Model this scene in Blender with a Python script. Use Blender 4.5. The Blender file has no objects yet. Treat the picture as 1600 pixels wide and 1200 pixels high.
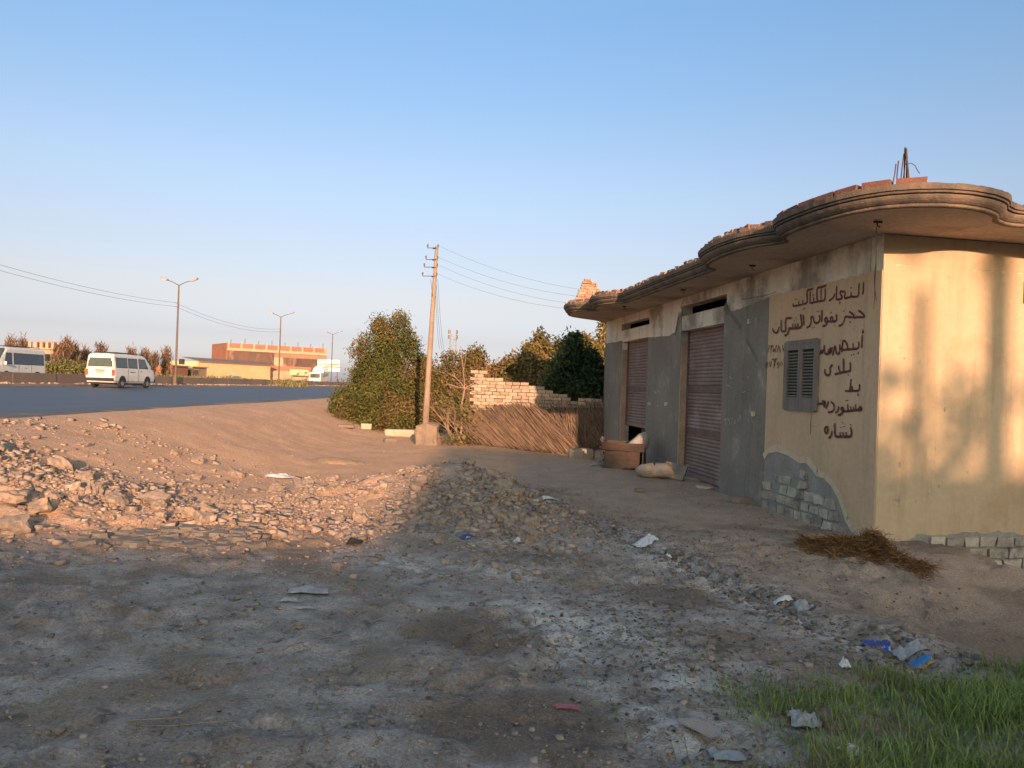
import bpy, math, random
import numpy as np
from mathutils import Vector, Matrix, Euler

# ------------------------------------------------------------------ camera, world, sun, exposure
SC = bpy.context.scene
COL = SC.collection
R = math.radians
CAMZ, FPX, ROLL, HOR = 1.7, 1202.0, math.atan(.035), 5.0
PITCH = math.atan(HOR / FPX)
c0r = Vector((1, 0, 0)); c0u = Vector((0, -math.sin(PITCH), math.cos(PITCH))); CF = Vector((0, math.cos(PITCH), math.sin(PITCH)))
CR = c0r * math.cos(ROLL) + c0u * math.sin(ROLL)
CU = c0u * math.cos(ROLL) - c0r * math.sin(ROLL)
CAM = Vector((0, 0, CAMZ))
cd = bpy.data.cameras.new('camera'); cam = bpy.data.objects.new('camera', cd); COL.objects.link(cam)
cd.sensor_width = 36; cd.lens = FPX / 1600 * 36; cd.clip_end = 6000; cd.clip_start = .05
m = Matrix((CR, CU, -CF)).transposed().to_4x4(); m.translation = CAM
cam.matrix_world = m
SC.camera = cam

SUN_EL, SUN_DIR = R(10.5), Vector((.187, -.982, 0)).normalized()
sv = Vector((SUN_DIR.x * math.cos(SUN_EL), SUN_DIR.y * math.cos(SUN_EL), math.sin(SUN_EL)))
W = bpy.data.worlds.new('World'); SC.world = W; W.use_nodes = True
wn = W.node_tree.nodes; bg = wn['Background']
sky = wn.new('ShaderNodeTexSky'); sky.sky_type = 'NISHITA'; sky.sun_disc = False
sky.sun_elevation = SUN_EL; sky.sun_rotation = math.atan2(SUN_DIR.x, SUN_DIR.y)
sky.air_density = 1.0; sky.dust_density = 1.0; sky.ozone_density = 1.5; sky.altitude = 0
# hand-set gradient darkens and tints the sky ahead; overhead and rear stay brighter, warmer
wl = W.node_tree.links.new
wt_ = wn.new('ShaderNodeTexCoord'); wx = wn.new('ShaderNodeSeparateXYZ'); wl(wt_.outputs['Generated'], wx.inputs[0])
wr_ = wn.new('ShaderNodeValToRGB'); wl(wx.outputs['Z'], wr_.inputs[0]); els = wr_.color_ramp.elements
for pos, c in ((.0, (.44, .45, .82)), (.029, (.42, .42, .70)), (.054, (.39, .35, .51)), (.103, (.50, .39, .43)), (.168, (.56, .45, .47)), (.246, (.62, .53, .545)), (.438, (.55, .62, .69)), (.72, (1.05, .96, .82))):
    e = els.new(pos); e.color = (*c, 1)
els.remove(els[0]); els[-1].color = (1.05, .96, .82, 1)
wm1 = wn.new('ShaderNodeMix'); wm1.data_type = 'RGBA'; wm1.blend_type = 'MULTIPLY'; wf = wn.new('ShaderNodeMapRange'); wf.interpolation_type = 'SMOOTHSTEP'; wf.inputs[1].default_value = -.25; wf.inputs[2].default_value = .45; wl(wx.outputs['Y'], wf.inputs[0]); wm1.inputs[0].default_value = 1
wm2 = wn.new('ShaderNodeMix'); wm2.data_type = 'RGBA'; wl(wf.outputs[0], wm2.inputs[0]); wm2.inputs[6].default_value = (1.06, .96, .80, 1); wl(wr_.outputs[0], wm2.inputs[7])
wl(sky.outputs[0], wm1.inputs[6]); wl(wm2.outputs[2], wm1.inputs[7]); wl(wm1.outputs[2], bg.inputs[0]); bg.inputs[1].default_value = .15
sl = bpy.data.lights.new('sun', 'SUN'); sl.energy = 3.3; sl.angle = R(.5); sl.color = (1, .585, .36)
so = bpy.data.objects.new('sun', sl); COL.objects.link(so)
so.rotation_euler = (-sv).to_track_quat('-Z', 'Y').to_euler(); so.location = (0, -40, 30)
SC.view_settings.view_transform = 'Standard'; SC.view_settings.look = 'None'
SC.view_settings.exposure = 1.3; SC.view_settings.gamma = 1
SC.render.engine = 'CYCLES'; SC.cycles.max_bounces = 6; SC.cycles.use_denoising = True

random.seed(7); RNG = np.random.default_rng(7)

# ------------------------------------------------------------------ noise and terrain
def _hash(ix, iy, seed):
    n = (ix.astype(np.int64) * 374761393 + iy.astype(np.int64) * 668265263 + seed * 974711) & 0x7fffffff
    n = ((n ^ (n >> 13)) * 1274126177) & 0x7fffffff
    return ((n ^ (n >> 16)) & 0xffff) / 65535.0
def vnoise(x, y, seed=0):
    x = np.asarray(x, float); y = np.asarray(y, float)
    ix = np.floor(x); iy = np.floor(y); fx = x - ix; fy = y - iy
    fx = fx * fx * fx * (fx * (fx * 6 - 15) + 10); fy = fy * fy * fy * (fy * (fy * 6 - 15) + 10)
    a = _hash(ix, iy, seed); b = _hash(ix + 1, iy, seed); c = _hash(ix, iy + 1, seed); d = _hash(ix + 1, iy + 1, seed)
    return (a + (b - a) * fx) * (1 - fy) + (c + (d - c) * fx) * fy
def fbm(x, y, oct=4, seed=0, gain=.5):
    s = 0; a = 1; t = 0
    for k in range(oct):
        s = s + a * vnoise(np.asarray(x) * 2 ** k + 17 * k, np.asarray(y) * 2 ** k - 9 * k, seed + k); t += a; a *= gain
    return s / t
def sst(a, b, x):
    t = np.clip((np.asarray(x, float) - a) / (b - a), 0, 1); return t * t * (3 - 2 * t)
def gauss(x, y, cx, cy, sx, sy, ang=0):
    c, s = math.cos(ang), math.sin(ang); dx = x - cx; dy = y - cy
    return np.exp(-(((dx * c + dy * s) / sx) ** 2 + ((-dx * s + dy * c) / sy) ** 2))
ROADZ = .87
GUL = [(-.3, 13.0), (.5, 11.0), (1.55, 8.4), (2.05, 6.7), (2.7, 5.0), (3.3, 4.0), (4.2, 2.5)]      # line of the muddy gully
def gully_x(y):
    ys = [p[1] for p in GUL][::-1]; xs = [p[0] for p in GUL][::-1]
    return np.interp(y, ys, xs) + .10 * (vnoise(np.asarray(y) * 1.3, 0 * np.asarray(y), 5) - .5)
def base_h(x, y):
    x = np.asarray(x, float); y = np.asarray(y, float)
    ex = -7.9 + .35 * (vnoise(y * .23, y * 0 + 3, 9) - .5)
    road = sst(-3.4, ex, x) * (ROADZ + .03) * sst(3.5, 11, y + .35 * (-x - 4)) - .12 * sst(ex - .15, ex - .75, x)
    drop = .03 * sst(8.8, 21, y) - .17 * np.exp(-((y - 22) / 2.2) ** 2) * sst(-1.0, 1.6, x) * (1 - sst(2.0, 2.6, x))
    corner = .09 * gauss(x, y, 4.0, 8.6, 1.6, 1.2)
    ditch = -.42 * sst(0, 1.0, (x - (gully_x(y) + .55))) * (1 - sst(5.6, 7.6, y - .25 * (x - 3)))
    side = -.42 * sst(4.9, 6.4, x) * (1 - sst(9.5, 12, y))
    ditch = np.minimum(ditch, side)
    far = -.25 * sst(45, 120, y) * sst(-20, 10, x) - .1 * sst(-40, -60, x)
    return road + drop + corner + ditch + far
def Hf(x, y):
    x = np.asarray(x, float); y = np.asarray(y, float)
    h = base_h(x, y)
    onroad = sst(-7.9, -8.6, x)
    near = (1 - onroad) * (.25 + .75 * sst(-7.9, -6.3, x))
    h = h + near * (.10 * (fbm(x * .45, y * .45, 3, 11) - .5) + .055 * (fbm(x * 1.9, y * 1.9, 4, 21) - .5))
    fade = 1 - sst(16, 30, y)
    d = x - gully_x(y)
    h = h + near * fade * (-.07 * np.exp(-(d / .10) ** 2) + .035 * np.exp(-((d - .28) / .2) ** 2)) * sst(13, 10, y)
    # rubble spread on the left and the rubble mound in the middle
    rb = gauss(x, y, -4.4, 8.9, 3.0, 1.1, -.08)
    h = h + near * (.11 * rb * (.5 + fbm(x * 2.5, y * 2.5, 3, 31)))
    mound = gauss(x, y, -.85, 11.5, 1.05, 1.45, .15) + .35 * gauss(x, y, -2.4, 10.8, 1.2, .8) + .40 * gauss(x, y, .15, 9.9, .55, 1.2, .2)
    h = h + .46 * mound * (.60 + .80 * fbm(x * 2.6, y * 2.6, 4, 41, .6))
    # churned mud in the foreground
    mud = near * (1 - sst(7.5, 10.5, y))
    h = h + mud * (.040 * (fbm(x * 4.2, y * 4.2, 4, 51, .6) - .5) + .05 * np.abs(fbm(x * 2.2, y * 2.2, 3, 61) - .5) + .040 * sst(.50, .58, fbm(x * 7, y * 7, 4, 65, .6)) * sst(.44, .56, fbm(x * 1.1, y * 1.1, 3, 66)) - .03 * sst(.055, .0, np.abs(fbm(x * 1.7, y * 1.7, 4, 68, .6) - .5)) + .016 * (vnoise(x * 9, y * 9, 67) - .5))
    # two wheel ruts
    for rx in (-.98, -1.14):
        h = h - .035 * np.exp(-((x - rx - .05 * (y - 5)) / .035) ** 2) * sst(4.6, 5.2, y) * sst(7.2, 6.4, y)
    return h
def hz(x, y): return float(Hf(np.array([x]), np.array([y]))[0])
def ray(px, py):
    u = px - 800; v = py - 600
    return (CR * u - CU * v + CF * FPX) / FPX
def gpt(px, py):                                            # where the view through a photo pixel meets the ground
    d = ray(px, py); t0 = 2.5; t = t0
    while t < 400:
        p = CAM + d * t
        if p.z < hz(p.x, p.y): break
        t0 = t; t += .08 + t * .004
    for _ in range(12):
        tm = (t + t0) / 2; p = CAM + d * tm
        if p.z < hz(p.x, p.y): t = tm
        else: t0 = tm
    p = CAM + d * t
    return Vector((p.x, p.y, hz(p.x, p.y)))
def at(px, py, Y):                                          # the point of that view at distance Y
    d = ray(px, py); return CAM + d * (Y / d.y)

# ------------------------------------------------------------------ materials
def mk(name, c1, c2, scale=3.0, rough=.9, bump=.2, bscale=40, island=0.0, c3=None, s3=.6, lo=.35, hi=.65, metal=0, spec=.3, attr=None, detail=6, c3lo=.5, c3hi=.62, bdist=.02, stretch=None, trans=None, grain=(.82, 1.14), streak=None):
    M = bpy.data.materials.new(name); M.use_nodes = True
    N = M.node_tree.nodes; L = M.node_tree.links.new; b = N['Principled BSDF']
    b.inputs['Roughness'].default_value = rough; b.inputs['Metallic'].default_value = metal
    b.inputs['Specular IOR Level'].default_value = spec
    tc = N.new('ShaderNodeTexCoord'); vec = tc.outputs['Object']
    if stretch:
        mp = N.new('ShaderNodeMapping'); mp.inputs['Scale'].default_value = stretch; L(vec, mp.inputs[0]); vec = mp.outputs[0]
    def noise(s, det=detail, rg=.6):
        n = N.new('ShaderNodeTexNoise'); n.inputs['Scale'].default_value = s; n.inputs['Detail'].default_value = det; n.inputs['Roughness'].default_value = rg
        L(vec, n.inputs['Vector']); return n.outputs['Fac']
    def mr(src, a, bb, c=0, d=1):
        r = N.new('ShaderNodeMapRange'); r.inputs[1].default_value = a; r.inputs[2].default_value = bb; r.inputs[3].default_value = c; r.inputs[4].default_value = d
        L(src, r.inputs[0]); return r.outputs[0]
    def mix(f, a, bb, bt='MIX'):
        x = N.new('ShaderNodeMix'); x.data_type = 'RGBA'; x.blend_type = bt
        for sock, v in ((x.inputs[0], f), (x.inputs[6], a), (x.inputs[7], bb)):
            if isinstance(v, (int, float)): sock.default_value = v
            elif isinstance(v, tuple): sock.default_value = (*v, 1)
            else: L(v, sock)
        return x.outputs[2]
    col = mix(mr(noise(scale), lo, hi), c1, c2)
    if c3: col = mix(mr(noise(s3, 5), c3lo, c3hi), col, c3)
    if streak:
        mp2 = N.new('ShaderNodeMapping'); mp2.inputs['Scale'].default_value = (3.2, 3.2, .28); L(tc.outputs['Object'], mp2.inputs[0]); n2 = N.new('ShaderNodeTexNoise'); n2.inputs['Scale'].default_value = 1.6; n2.inputs['Detail'].default_value = 9; n2.inputs['Roughness'].default_value = .7; L(mp2.outputs[0], n2.inputs['Vector'])
        col = mix(mr(n2.outputs['Fac'], .52, .72, 0, .8), col, streak)
        n3 = N.new('ShaderNodeTexNoise'); n3.inputs['Scale'].default_value = 5.5; n3.inputs['Detail'].default_value = 10; n3.inputs['Roughness'].default_value = .75; L(tc.outputs['Object'], n3.inputs['Vector'])
        col = mix(mr(n3.outputs['Fac'], .60, .66, 0, .55), col, streak)
    g = N.new('ShaderNodeCombineColor'); v = mr(noise(scale * 9 + 7, 3), .3, .7, *grain)
    for k in range(3): L(v, g.inputs[k])
    col = mix(1.0, col, g.outputs[0], 'MULTIPLY')
    if island:
        ge = N.new('ShaderNodeNewGeometry'); v = mr(ge.outputs['Random Per Island'], 0, 1, 1 - island, 1 + island)
        g = N.new('ShaderNodeCombineColor')
        for k in range(3): L(v, g.inputs[k])
        col = mix(1.0, col, g.outputs[0], 'MULTIPLY')
    L(col, b.inputs['Base Color'])
    if bump:
        bp = N.new('ShaderNodeBump'); bp.inputs['Strength'].default_value = bump; bp.inputs['Distance'].default_value = bdist
        L(noise(bscale, 5, .65), bp.inputs['Height']); L(bp.outputs[0], b.inputs['Normal'])
    if trans:
        t = N.new('ShaderNodeBsdfTranslucent'); L(col, t.inputs[0]); ms = N.new('ShaderNodeMixShader'); ms.inputs[0].default_value = trans
        L(b.outputs[0], ms.inputs[1]); L(t.outputs[0], ms.inputs[2]); L(ms.outputs[0], N['Material Output'].inputs[0])
    return M
# ------------------------------------------------------------------ mesh helpers
class MB:
    def __init__(s): s.v = []; s.f = []
    def add(s, vs, fs):
        o = len(s.v); s.v += [tuple(p) for p in vs]; s.f += [tuple(i + o for i in f) for f in fs]; return s
    def box(s, c, d, rot=None, jit=0):
        c = Vector(c); hx, hy, hz_ = d[0] / 2, d[1] / 2, d[2] / 2
        vs = []
        for z in (-hz_, hz_):
            for (x, y) in ((-hx, -hy), (hx, -hy), (hx, hy), (-hx, hy)):
                p = Vector((x, y, z))
                if jit: p += Vector((random.uniform(-jit, jit), random.uniform(-jit, jit), random.uniform(-jit, jit)))
                if rot is not None: p = rot @ p
                vs.append(p + c)
        return s.add(vs, [(3, 2, 1, 0), (4, 5, 6, 7), (0, 1, 5, 4), (1, 2, 6, 5), (2, 3, 7, 6), (3, 0, 4, 7)])
    def tube(s, pts, r, n=6, cap=True):
        pts = [Vector(p) for p in pts]
        rs = r if isinstance(r, (list, tuple)) else [r] * len(pts)
        o = len(s.v); prev = None
        for i, p in enumerate(pts):
            d = (pts[min(i + 1, len(pts) - 1)] - pts[max(i - 1, 0)])
            d = d.normalized() if d.length > 1e-9 else Vector((0, 0, 1))
            a = prev - d * prev.dot(d) if prev is not None else None
            if a is None or a.length < 1e-4: a = d.cross(Vector((0, 0, 1)) if abs(d.z) < .9 else Vector((1, 0, 0)))
            a.normalize(); prev = a; b = d.cross(a)
            for k in range(n):
                t = 2 * math.pi * k / n; s.v.append(tuple(p + a * (rs[i] * math.cos(t)) + b * (rs[i] * math.sin(t))))
        for i in range(len(pts) - 1):
            for k in range(n):
                k2 = (k + 1) % n; s.f.append((o + i * n + k, o + i * n + k2, o + (i + 1) * n + k2, o + (i + 1) * n + k))
        if cap:
            s.f.append(tuple(o + k for k in range(n))[::-1]); e = o + (len(pts) - 1) * n; s.f.append(tuple(e + k for k in range(n)))
        return s
    def loft(s, rings, close=True, caps=True):
        n = len(rings[0]); o = len(s.v)
        for rg in rings: s.v += [tuple(p) for p in rg]
        for i in range(len(rings) - 1):
            for k in range(n if close else n - 1):
                k2 = (k + 1) % n; s.f.append((o + i * n + k, o + i * n + k2, o + (i + 1) * n + k2, o + (i + 1) * n + k))
        if caps:
            s.f.append(tuple(o + k for k in range(n))[::-1]); e = o + (len(rings) - 1) * n; s.f.append(tuple(e + k for k in range(n)))
        return s
    def slab(s, poly, nrm, th):                             # polygon of 3d points given thickness along nrm
        nrm = Vector(nrm); n = len(poly); o = len(s.v)
        s.v += [tuple(Vector(p) + nrm * th) for p in poly] + [tuple(p) for p in poly]
        s.f.append(tuple(range(o, o + n))); s.f.append(tuple(range(o + 2 * n - 1, o + n - 1, -1)))
        for k in range(n): k2 = (k + 1) % n; s.f.append((o + k, o + n + k, o + n + k2, o + k2))
        return s
ORG = {}                                                    # world origin of every Empty / part that carries children
def link(name, me, mat, parent=None, smooth=False):
    o = bpy.data.objects.new(name, me); COL.objects.link(o)
    if mat is not None: me.materials.append(mat)
    if smooth: me.shade_smooth()
    if parent is not None: o.parent = parent
    return o
def obj(name, mb, mat, parent=None, smooth=False, local=False, origin=None):
    off = Vector((0, 0, 0))
    if parent is not None and not local: off = ORG[parent.name]
    if origin is not None: off = Vector(origin)
    me = bpy.data.meshes.new(name)
    vs = np.array(mb.v, float) - np.array(off)
    me.from_pydata(vs.tolist(), [], mb.f); me.validate(); me.update()
    import bmesh
    bm = bmesh.new(); bm.from_mesh(me); bmesh.ops.recalc_face_normals(bm, faces=bm.faces); bm.to_mesh(me); bm.free()
    o = link(name, me, mat, parent, smooth)
    if origin is not None: o.location = off
    ORG[o.name] = off
    return o
def quads(name, V, mat, parent=None, nv=4, origin=None):    # fast mesh from an (n,nv,3) array
    n = len(V); me = bpy.data.meshes.new(name)
    V = V.reshape(-1, 3).copy()
    if origin is not None: V -= np.array(origin)
    me.vertices.add(n * nv); me.vertices.foreach_set('co', V.ravel())
    me.loops.add(n * nv); me.loops.foreach_set('vertex_index', np.arange(n * nv, dtype=np.int32))
    me.polygons.add(n); me.polygons.foreach_set('loop_start', np.arange(0, n * nv, nv, dtype=np.int32))
    me.update(calc_edges=True); me.validate()
    return link(name, me, mat, parent)
def tag(o, label=None, cat=None, group=None, kind=None):
    if label: o['label'] = label
    if cat: o['category'] = cat
    if group: o['group'] = group
    if kind: o['kind'] = kind
    return o
def thing(name, label, cat, loc, group=None, rz=0):
    o = bpy.data.objects.new(name, None); COL.objects.link(o); o.location = loc; o.rotation_euler.z = rz
    o.empty_display_size = .2; ORG[o.name] = Vector(loc)
    return tag(o, label, cat, group)
def dup(root, loc, rz=None, label=None):
    kids = [c for c in bpy.data.objects if c.parent == root]
    r = root.copy(); COL.objects.link(r); r.location = loc
    if rz is not None: r.rotation_euler.z = rz
    if label: r['label'] = label
    for c in kids:
        k = c.copy(); COL.objects.link(k); k.parent = r
        for g in [q for q in bpy.data.objects if q.parent == c]:
            h = g.copy(); COL.objects.link(h); h.parent = k
    return r
def struct(name, mb, mat, **k): o = obj(name, mb, mat, **k); o['kind'] = 'structure'; return o
def rotz(a): return Matrix.Rotation(a, 3, 'Z')
def rnd(a, b): return random.uniform(a, b)

# ------------------------------------------------------------------ ground sheet, roads
def axis(dense, lo, hi, grow=1.18):
    a = list(dense); st = a[1] - a[0]; x = a[0]; left = []
    while x > lo: st *= grow; x -= st; left.append(x)
    st = a[-1] - a[-2]; x = a[-1]; right = []
    while x < hi: st *= grow; x += st; right.append(x)
    return np.array(left[::-1] + a + right)
xs = axis(np.arange(-9.6, 6.6, .05), -3000, 3000)
ys = axis(np.concatenate([np.arange(2.2, 13, .04), np.arange(13, 30, .11)]), -300, 4000)
GX, GY = np.meshgrid(xs, ys); GZ = Hf(GX, GY)
ny, nx = GX.shape
me = bpy.data.meshes.new('ground')
me.vertices.add(nx * ny); me.vertices.foreach_set('co', np.stack([GX, GY, GZ], -1).ravel())
ii = (np.arange(ny - 1)[:, None] * nx + np.arange(nx - 1)[None, :]).ravel()
F = np.stack([ii, ii + 1, ii + nx + 1, ii + nx], -1).astype(np.int32); nf = len(F)
me.loops.add(nf * 4); me.loops.foreach_set('vertex_index', F.ravel())
me.polygons.add(nf); me.polygons.foreach_set('loop_start', np.arange(0, nf * 4, 4, dtype=np.int32))
me.update(calc_edges=True); me.shade_smooth()
# where the soil itself differs: sandy dust, brown earth path, pale dried ash silt
n1 = fbm(GX * .9, GY * .9, 4, 71); n2 = fbm(GX * 2.6, GY * 2.6, 4, 81); n3 = fbm(GX * .5 + 9, GY * .5, 3, 91)
dg = GX - gully_x(GY)
sand = np.maximum(sst(-.5, -2.6, GX + 1.2 * (n1 - .5)) * sst(7.0, 8.6, GY + 1.6 * (n2 - .5)), sst(12, 16, GY + 3 * (n1 - .5)))
path = sst(.15, .7, dg + .5 * (n1 - .5)) * sst(6.0, 7.6, GY + .35 * (GX - 3) + 1.2 * (n2 - .5)) * (1 - .55 * sst(14, 20, GY))
def pdist(P):
    d = np.full(GX.shape, 9.0)
    for (ax, ay), (bx, by) in zip(P[:-1], P[1:]):
        t = np.clip(((GX - ax) * (bx - ax) + (GY - ay) * (by - ay)) / ((bx - ax) ** 2 + (by - ay) ** 2), 0, 1); d = np.minimum(d, np.hypot(GX - ax - t * (bx - ax), GY - ay - t * (by - ay)))
    return d
streak = np.exp(-(pdist([(-1.3, 7.2), (-.6, 6.95), (.1, 6.45), (.62, 5.2), (.95, 4.2), (1.1, 3.4)]) / .34) ** 2)
ash = np.clip(1.1 * streak + .35 * (gauss(GX, GY, .55, 6.6, .8, 1.9, .25) + .8 * gauss(GX, GY, 1.1, 5.0, .7, 1.0, .3) + 2.6 * np.exp(-((dg + .16) / .20) ** 2) * sst(11, 9, GY) + .5 * gauss(GX, GY, .2, 8.6, 1.4, .9)) , 0, 1) * sst(.40, .56, n2 * .65 + n1 * .35)
dark = sst(.52, .68, n3 * .55 + n2 * .45) * (1 - sst(9.5, 11, GY)) * .75
for (cx, cy, sx, sy) in ((.48, 7.5, .6, .35), (1.35, 6.4, .6, .38), (1.25, 5.35, .62, .34), (-.2, 5.3, .5, .5), (.2, 3.9, .6, .4)): dark = np.maximum(dark, .95 * sst(.25, .6, gauss(GX, GY, cx, cy, sx, sy) + .7 * (n2 - .5)))
dark = np.maximum(dark, .9 * sst(.5, 1.0, dg) * (1 - sst(6.0, 7.2, GY - .3 * (GX - 3) + .8 * (n2 - .5))))
at_ = me.color_attributes.new('soil', 'FLOAT_COLOR', 'POINT')
at_.data.foreach_set('color', np.stack([sand, path, ash, dark], -1).astype(np.float32).ravel())
gm = bpy.data.materials.new('ground_soil'); gm.use_nodes = True
N = gm.node_tree.nodes; L = gm.node_tree.links.new; b = N['Principled BSDF']; b.inputs['Roughness'].default_value = .95; b.inputs['Specular IOR Level'].default_value = .2
tc = N.new('ShaderNodeTexCoord'); ca = N.new('ShaderNodeAttribute'); ca.attribute_name = 'soil'; sp = N.new('ShaderNodeSeparateColor'); L(ca.outputs['Color'], sp.inputs[0])
def gnoise(s, det=6, rg=.6, ty=None):
    n = N.new('ShaderNodeTexNoise'); n.inputs['Scale'].default_value = s; n.inputs['Detail'].default_value = det; n.inputs['Roughness'].default_value = rg; L(tc.outputs['Object'], n.inputs['Vector']); return n.outputs['Fac']
def gmr(src, a, bb, c=0, d=1):
    r = N.new('ShaderNodeMapRange'); r.inputs[1].default_value = a; r.inputs[2].default_value = bb; r.inputs[3].default_value = c; r.inputs[4].default_value = d; L(src, r.inputs[0]); return r.outputs[0]
def gmix(f, a, bb, bt='MIX'):
    x = N.new('ShaderNodeMix'); x.data_type = 'RGBA'; x.blend_type = bt
    for sock, v in ((x.inputs[0], f), (x.inputs[6], a), (x.inputs[7], bb)):
        if isinstance(v, (int, float)): sock.default_value = v
        elif isinstance(v, tuple): sock.default_value = (*v, 1)
        else: L(v, sock)
    return x.outputs[2]
mud = gmix(gmr(gnoise(2.3, 12, .74), .40, .60), (.27, .220, .190), (.455, .385, .340))
sandc = gmix(gmr(gnoise(1.7, 10, .7), .38, .62), (.57, .345, .21), (.65, .415, .265))
pathc = gmix(gmr(gnoise(2.1, 10, .7), .38, .62), (.37, .275, .21), (.46, .35, .27))
mud = gmix(gmr(gnoise(.85, 10, .68), .50, .58, 0, .85), mud, (.285, .215, .160))
mud = gmix(gmr(gnoise(5.2, 10, .72), .57, .63, 0, .75), mud, (.115, .094, .078))
mud = gmix(gmr(gnoise(11, 8, .7), .60, .66, 0, .6), mud, (.43, .39, .35))
c = gmix(sp.outputs[0], mud, sandc); c = gmix(sp.outputs[1], c, pathc)
c = gmix(ca.outputs['Alpha'], c, (.205, .155, .12)); 
am = N.new('ShaderNodeMath'); am.operation = 'MULTIPLY'; L(sp.outputs[2], am.inputs[0]); L(gmr(gnoise(7, 10, .72), .44, .54, .1, 1), am.inputs[1])
c = gmix(am.outputs[0], c, (.60, .555, .515))
g1 = N.new('ShaderNodeCombineColor'); v = gmr(gnoise(55, 4, .7), .3, .7, .62, 1.30)
for k in range(3): L(v, g1.inputs[k])
c = gmix(1.0, c, g1.outputs[0], 'MULTIPLY')
# small dark bits and pale grit lying in the soil
vo = N.new('ShaderNodeTexVoronoi'); vo.inputs['Scale'].default_value = 42; L(tc.outputs['Object'], vo.inputs['Vector'])
th = N.new('ShaderNodeMath'); th.operation = 'LESS_THAN'; L(vo.outputs['Distance'], th.inputs[0]); th.inputs[1].default_value = .16
sel = N.new('ShaderNodeSeparateColor'); L(vo.outputs['Color'], sel.inputs[0])
pick = gmr(sel.outputs[0], .72, .74); mm = N.new('ShaderNodeMath'); mm.operation = 'MULTIPLY'; L(th.outputs[0], mm.inputs[0]); L(pick, mm.inputs[1])
c = gmix(mm.outputs[0], c, gmix(sel.outputs[1], (.07, .055, .045), (.34, .29, .25)))
L(c, b.inputs['Base Color'])
bp = N.new('ShaderNodeBump'); bp.inputs['Strength'].default_value = .7; bp.inputs['Distance'].default_value = .045; L(gnoise(16, 8, .7), bp.inputs['Height']); 
bp2 = N.new('ShaderNodeBump'); bp2.inputs['Strength'].default_value = .8; bp2.inputs['Distance'].default_value = .012; L(gnoise(75, 5, .7), bp2.inputs['Height']); L(bp.outputs[0], bp2.inputs['Normal'])
L(bp2.outputs[0], b.inputs['Normal'])
tag(link('ground', me, gm), kind='structure')

def strip(x0f, x1, ya, yb, z, n=160, grow=1.0):
    mb = MB(); t = np.linspace(0, 1, n) ** 2.2; Y = ya + (yb - ya) * t
    for y in Y: mb.v += [(float(x1), float(y), z), (float(x0f(y)), float(y), z)]
    mb.f = [(2 * i, 2 * i + 1, 2 * i + 3, 2 * i + 2) for i in range(n - 1)]
    return mb
asph = mk('asphalt', (.040, .042, .048), (.060, .062, .068), 1.2, .52, .12, 90, c3=(.13, .11, .095), s3=.35, c3lo=.62, c3hi=.80, spec=.4, stretch=(1, .12, 1))
struct('road', strip(lambda y: -8.0 + .5 * (float(vnoise(y * .5, 3, 7)) - .5) + .25 * (float(vnoise(y * 2.1, 1, 8)) - .5), -25.6, -60, 900, ROADZ, 420), asph)
dust = mk('road_dust', (.25, .175, .125), (.16, .13, .105), 1.6, .9, .2, 40, stretch=(1, .4, 1))
struct('road_shoulder', strip(lambda y: -7.7 + .4 * (float(vnoise(y * .7, 9, 17)) - .5), -9.3, -60, 900, ROADZ + .004, 420), mk('dusty_shoulder', (.14, .115, .095), (.085, .075, .07), .9, .8, .2, 40, c3=(.27, .19, .135), s3=.9, c3lo=.48, c3hi=.6))
def med(mb, xa, xb, z0, z1, y0=-60, y1=900): 
    mb.add([(xa, y0, z0), (xb, y0, z0), (xb, y1, z0), (xa, y1, z0), (xa, y0, z1), (xb, y0, z1), (xb, y1, z1), (xa, y1, z1)], [(3, 2, 1, 0), (4, 5, 6, 7), (0, 1, 5, 4), (1, 2, 6, 5), (2, 3, 7, 6), (3, 0, 4, 7)]); return mb
earth = mk('median_earth', (.36, .22, .135), (.26, .17, .12), .8, .95, .4, 12)
struct('median_strip', med(MB(), -29.2, -25.55, .5, ROADZ + .10), earth)
struct('road', strip(lambda y: -29.3, -40.5, -60, 900, ROADZ + .01, 60), asph)
# ------------------------------------------------------------------ the shop building
CORN = Vector((4.27, 8.95, 0)); FAR = Vector((2.61, 21.75, 0))
FT = (FAR - CORN).normalized(); FL = (FAR - CORN).length; FN = Vector((-FT.y, FT.x, 0))     # FN: outward, towards the road
ST = Vector((.985, .172, 0)).normalized(); SN = Vector((ST.y, -ST.x, 0))                    # side wall and its outward normal
ZW = 3.636
def fac(px, py, off=0.0):                                   # photo pixel -> (s, z) on the shop front
    d = ray(px, py); P = CORN + FN * off; t = (P - CAM).dot(FN) / d.dot(FN); p = CAM + d * t
    return (p - CORN).dot(FT), p.z
def sid(px, py):
    d = ray(px, py); t = (CORN - CAM).dot(SN) / d.dot(SN); p = CAM + d * t
    return (p - CORN).dot(ST), p.z
def fp(s, z, off=0.0): p = CORN + FT * s + FN * off; return Vector((p.x, p.y, z))
def spt(s, z, off=0.0): p = CORN + ST * s + SN * off; return Vector((p.x, p.y, z))
Z6 = lambda x, y: (880 + x / 2.856, 380 + y / 2.856)
B = thing('shop_building', 'low yellow and grey plastered shop with two roller shutters and a scalloped cornice', 'building', tuple(CORN))
m_white = mk('dirty_white_plaster', (.76, .67, .57), (.64, .55, .46), 1.4, .9, .25, 30, grain=(.9, 1.08), streak=(.40, .33, .27), c3=(.30, .25, .21), s3=.9)
m_grey = mk('grey_cement_plaster', (.195, .168, .142), (.25, .218, .186), 1.1, .92, .3, 26, grain=(.9, 1.08), streak=(.13, .115, .10), c3=(.34, .31, .275), s3=2.2, c3lo=.60, c3hi=.72)
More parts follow.
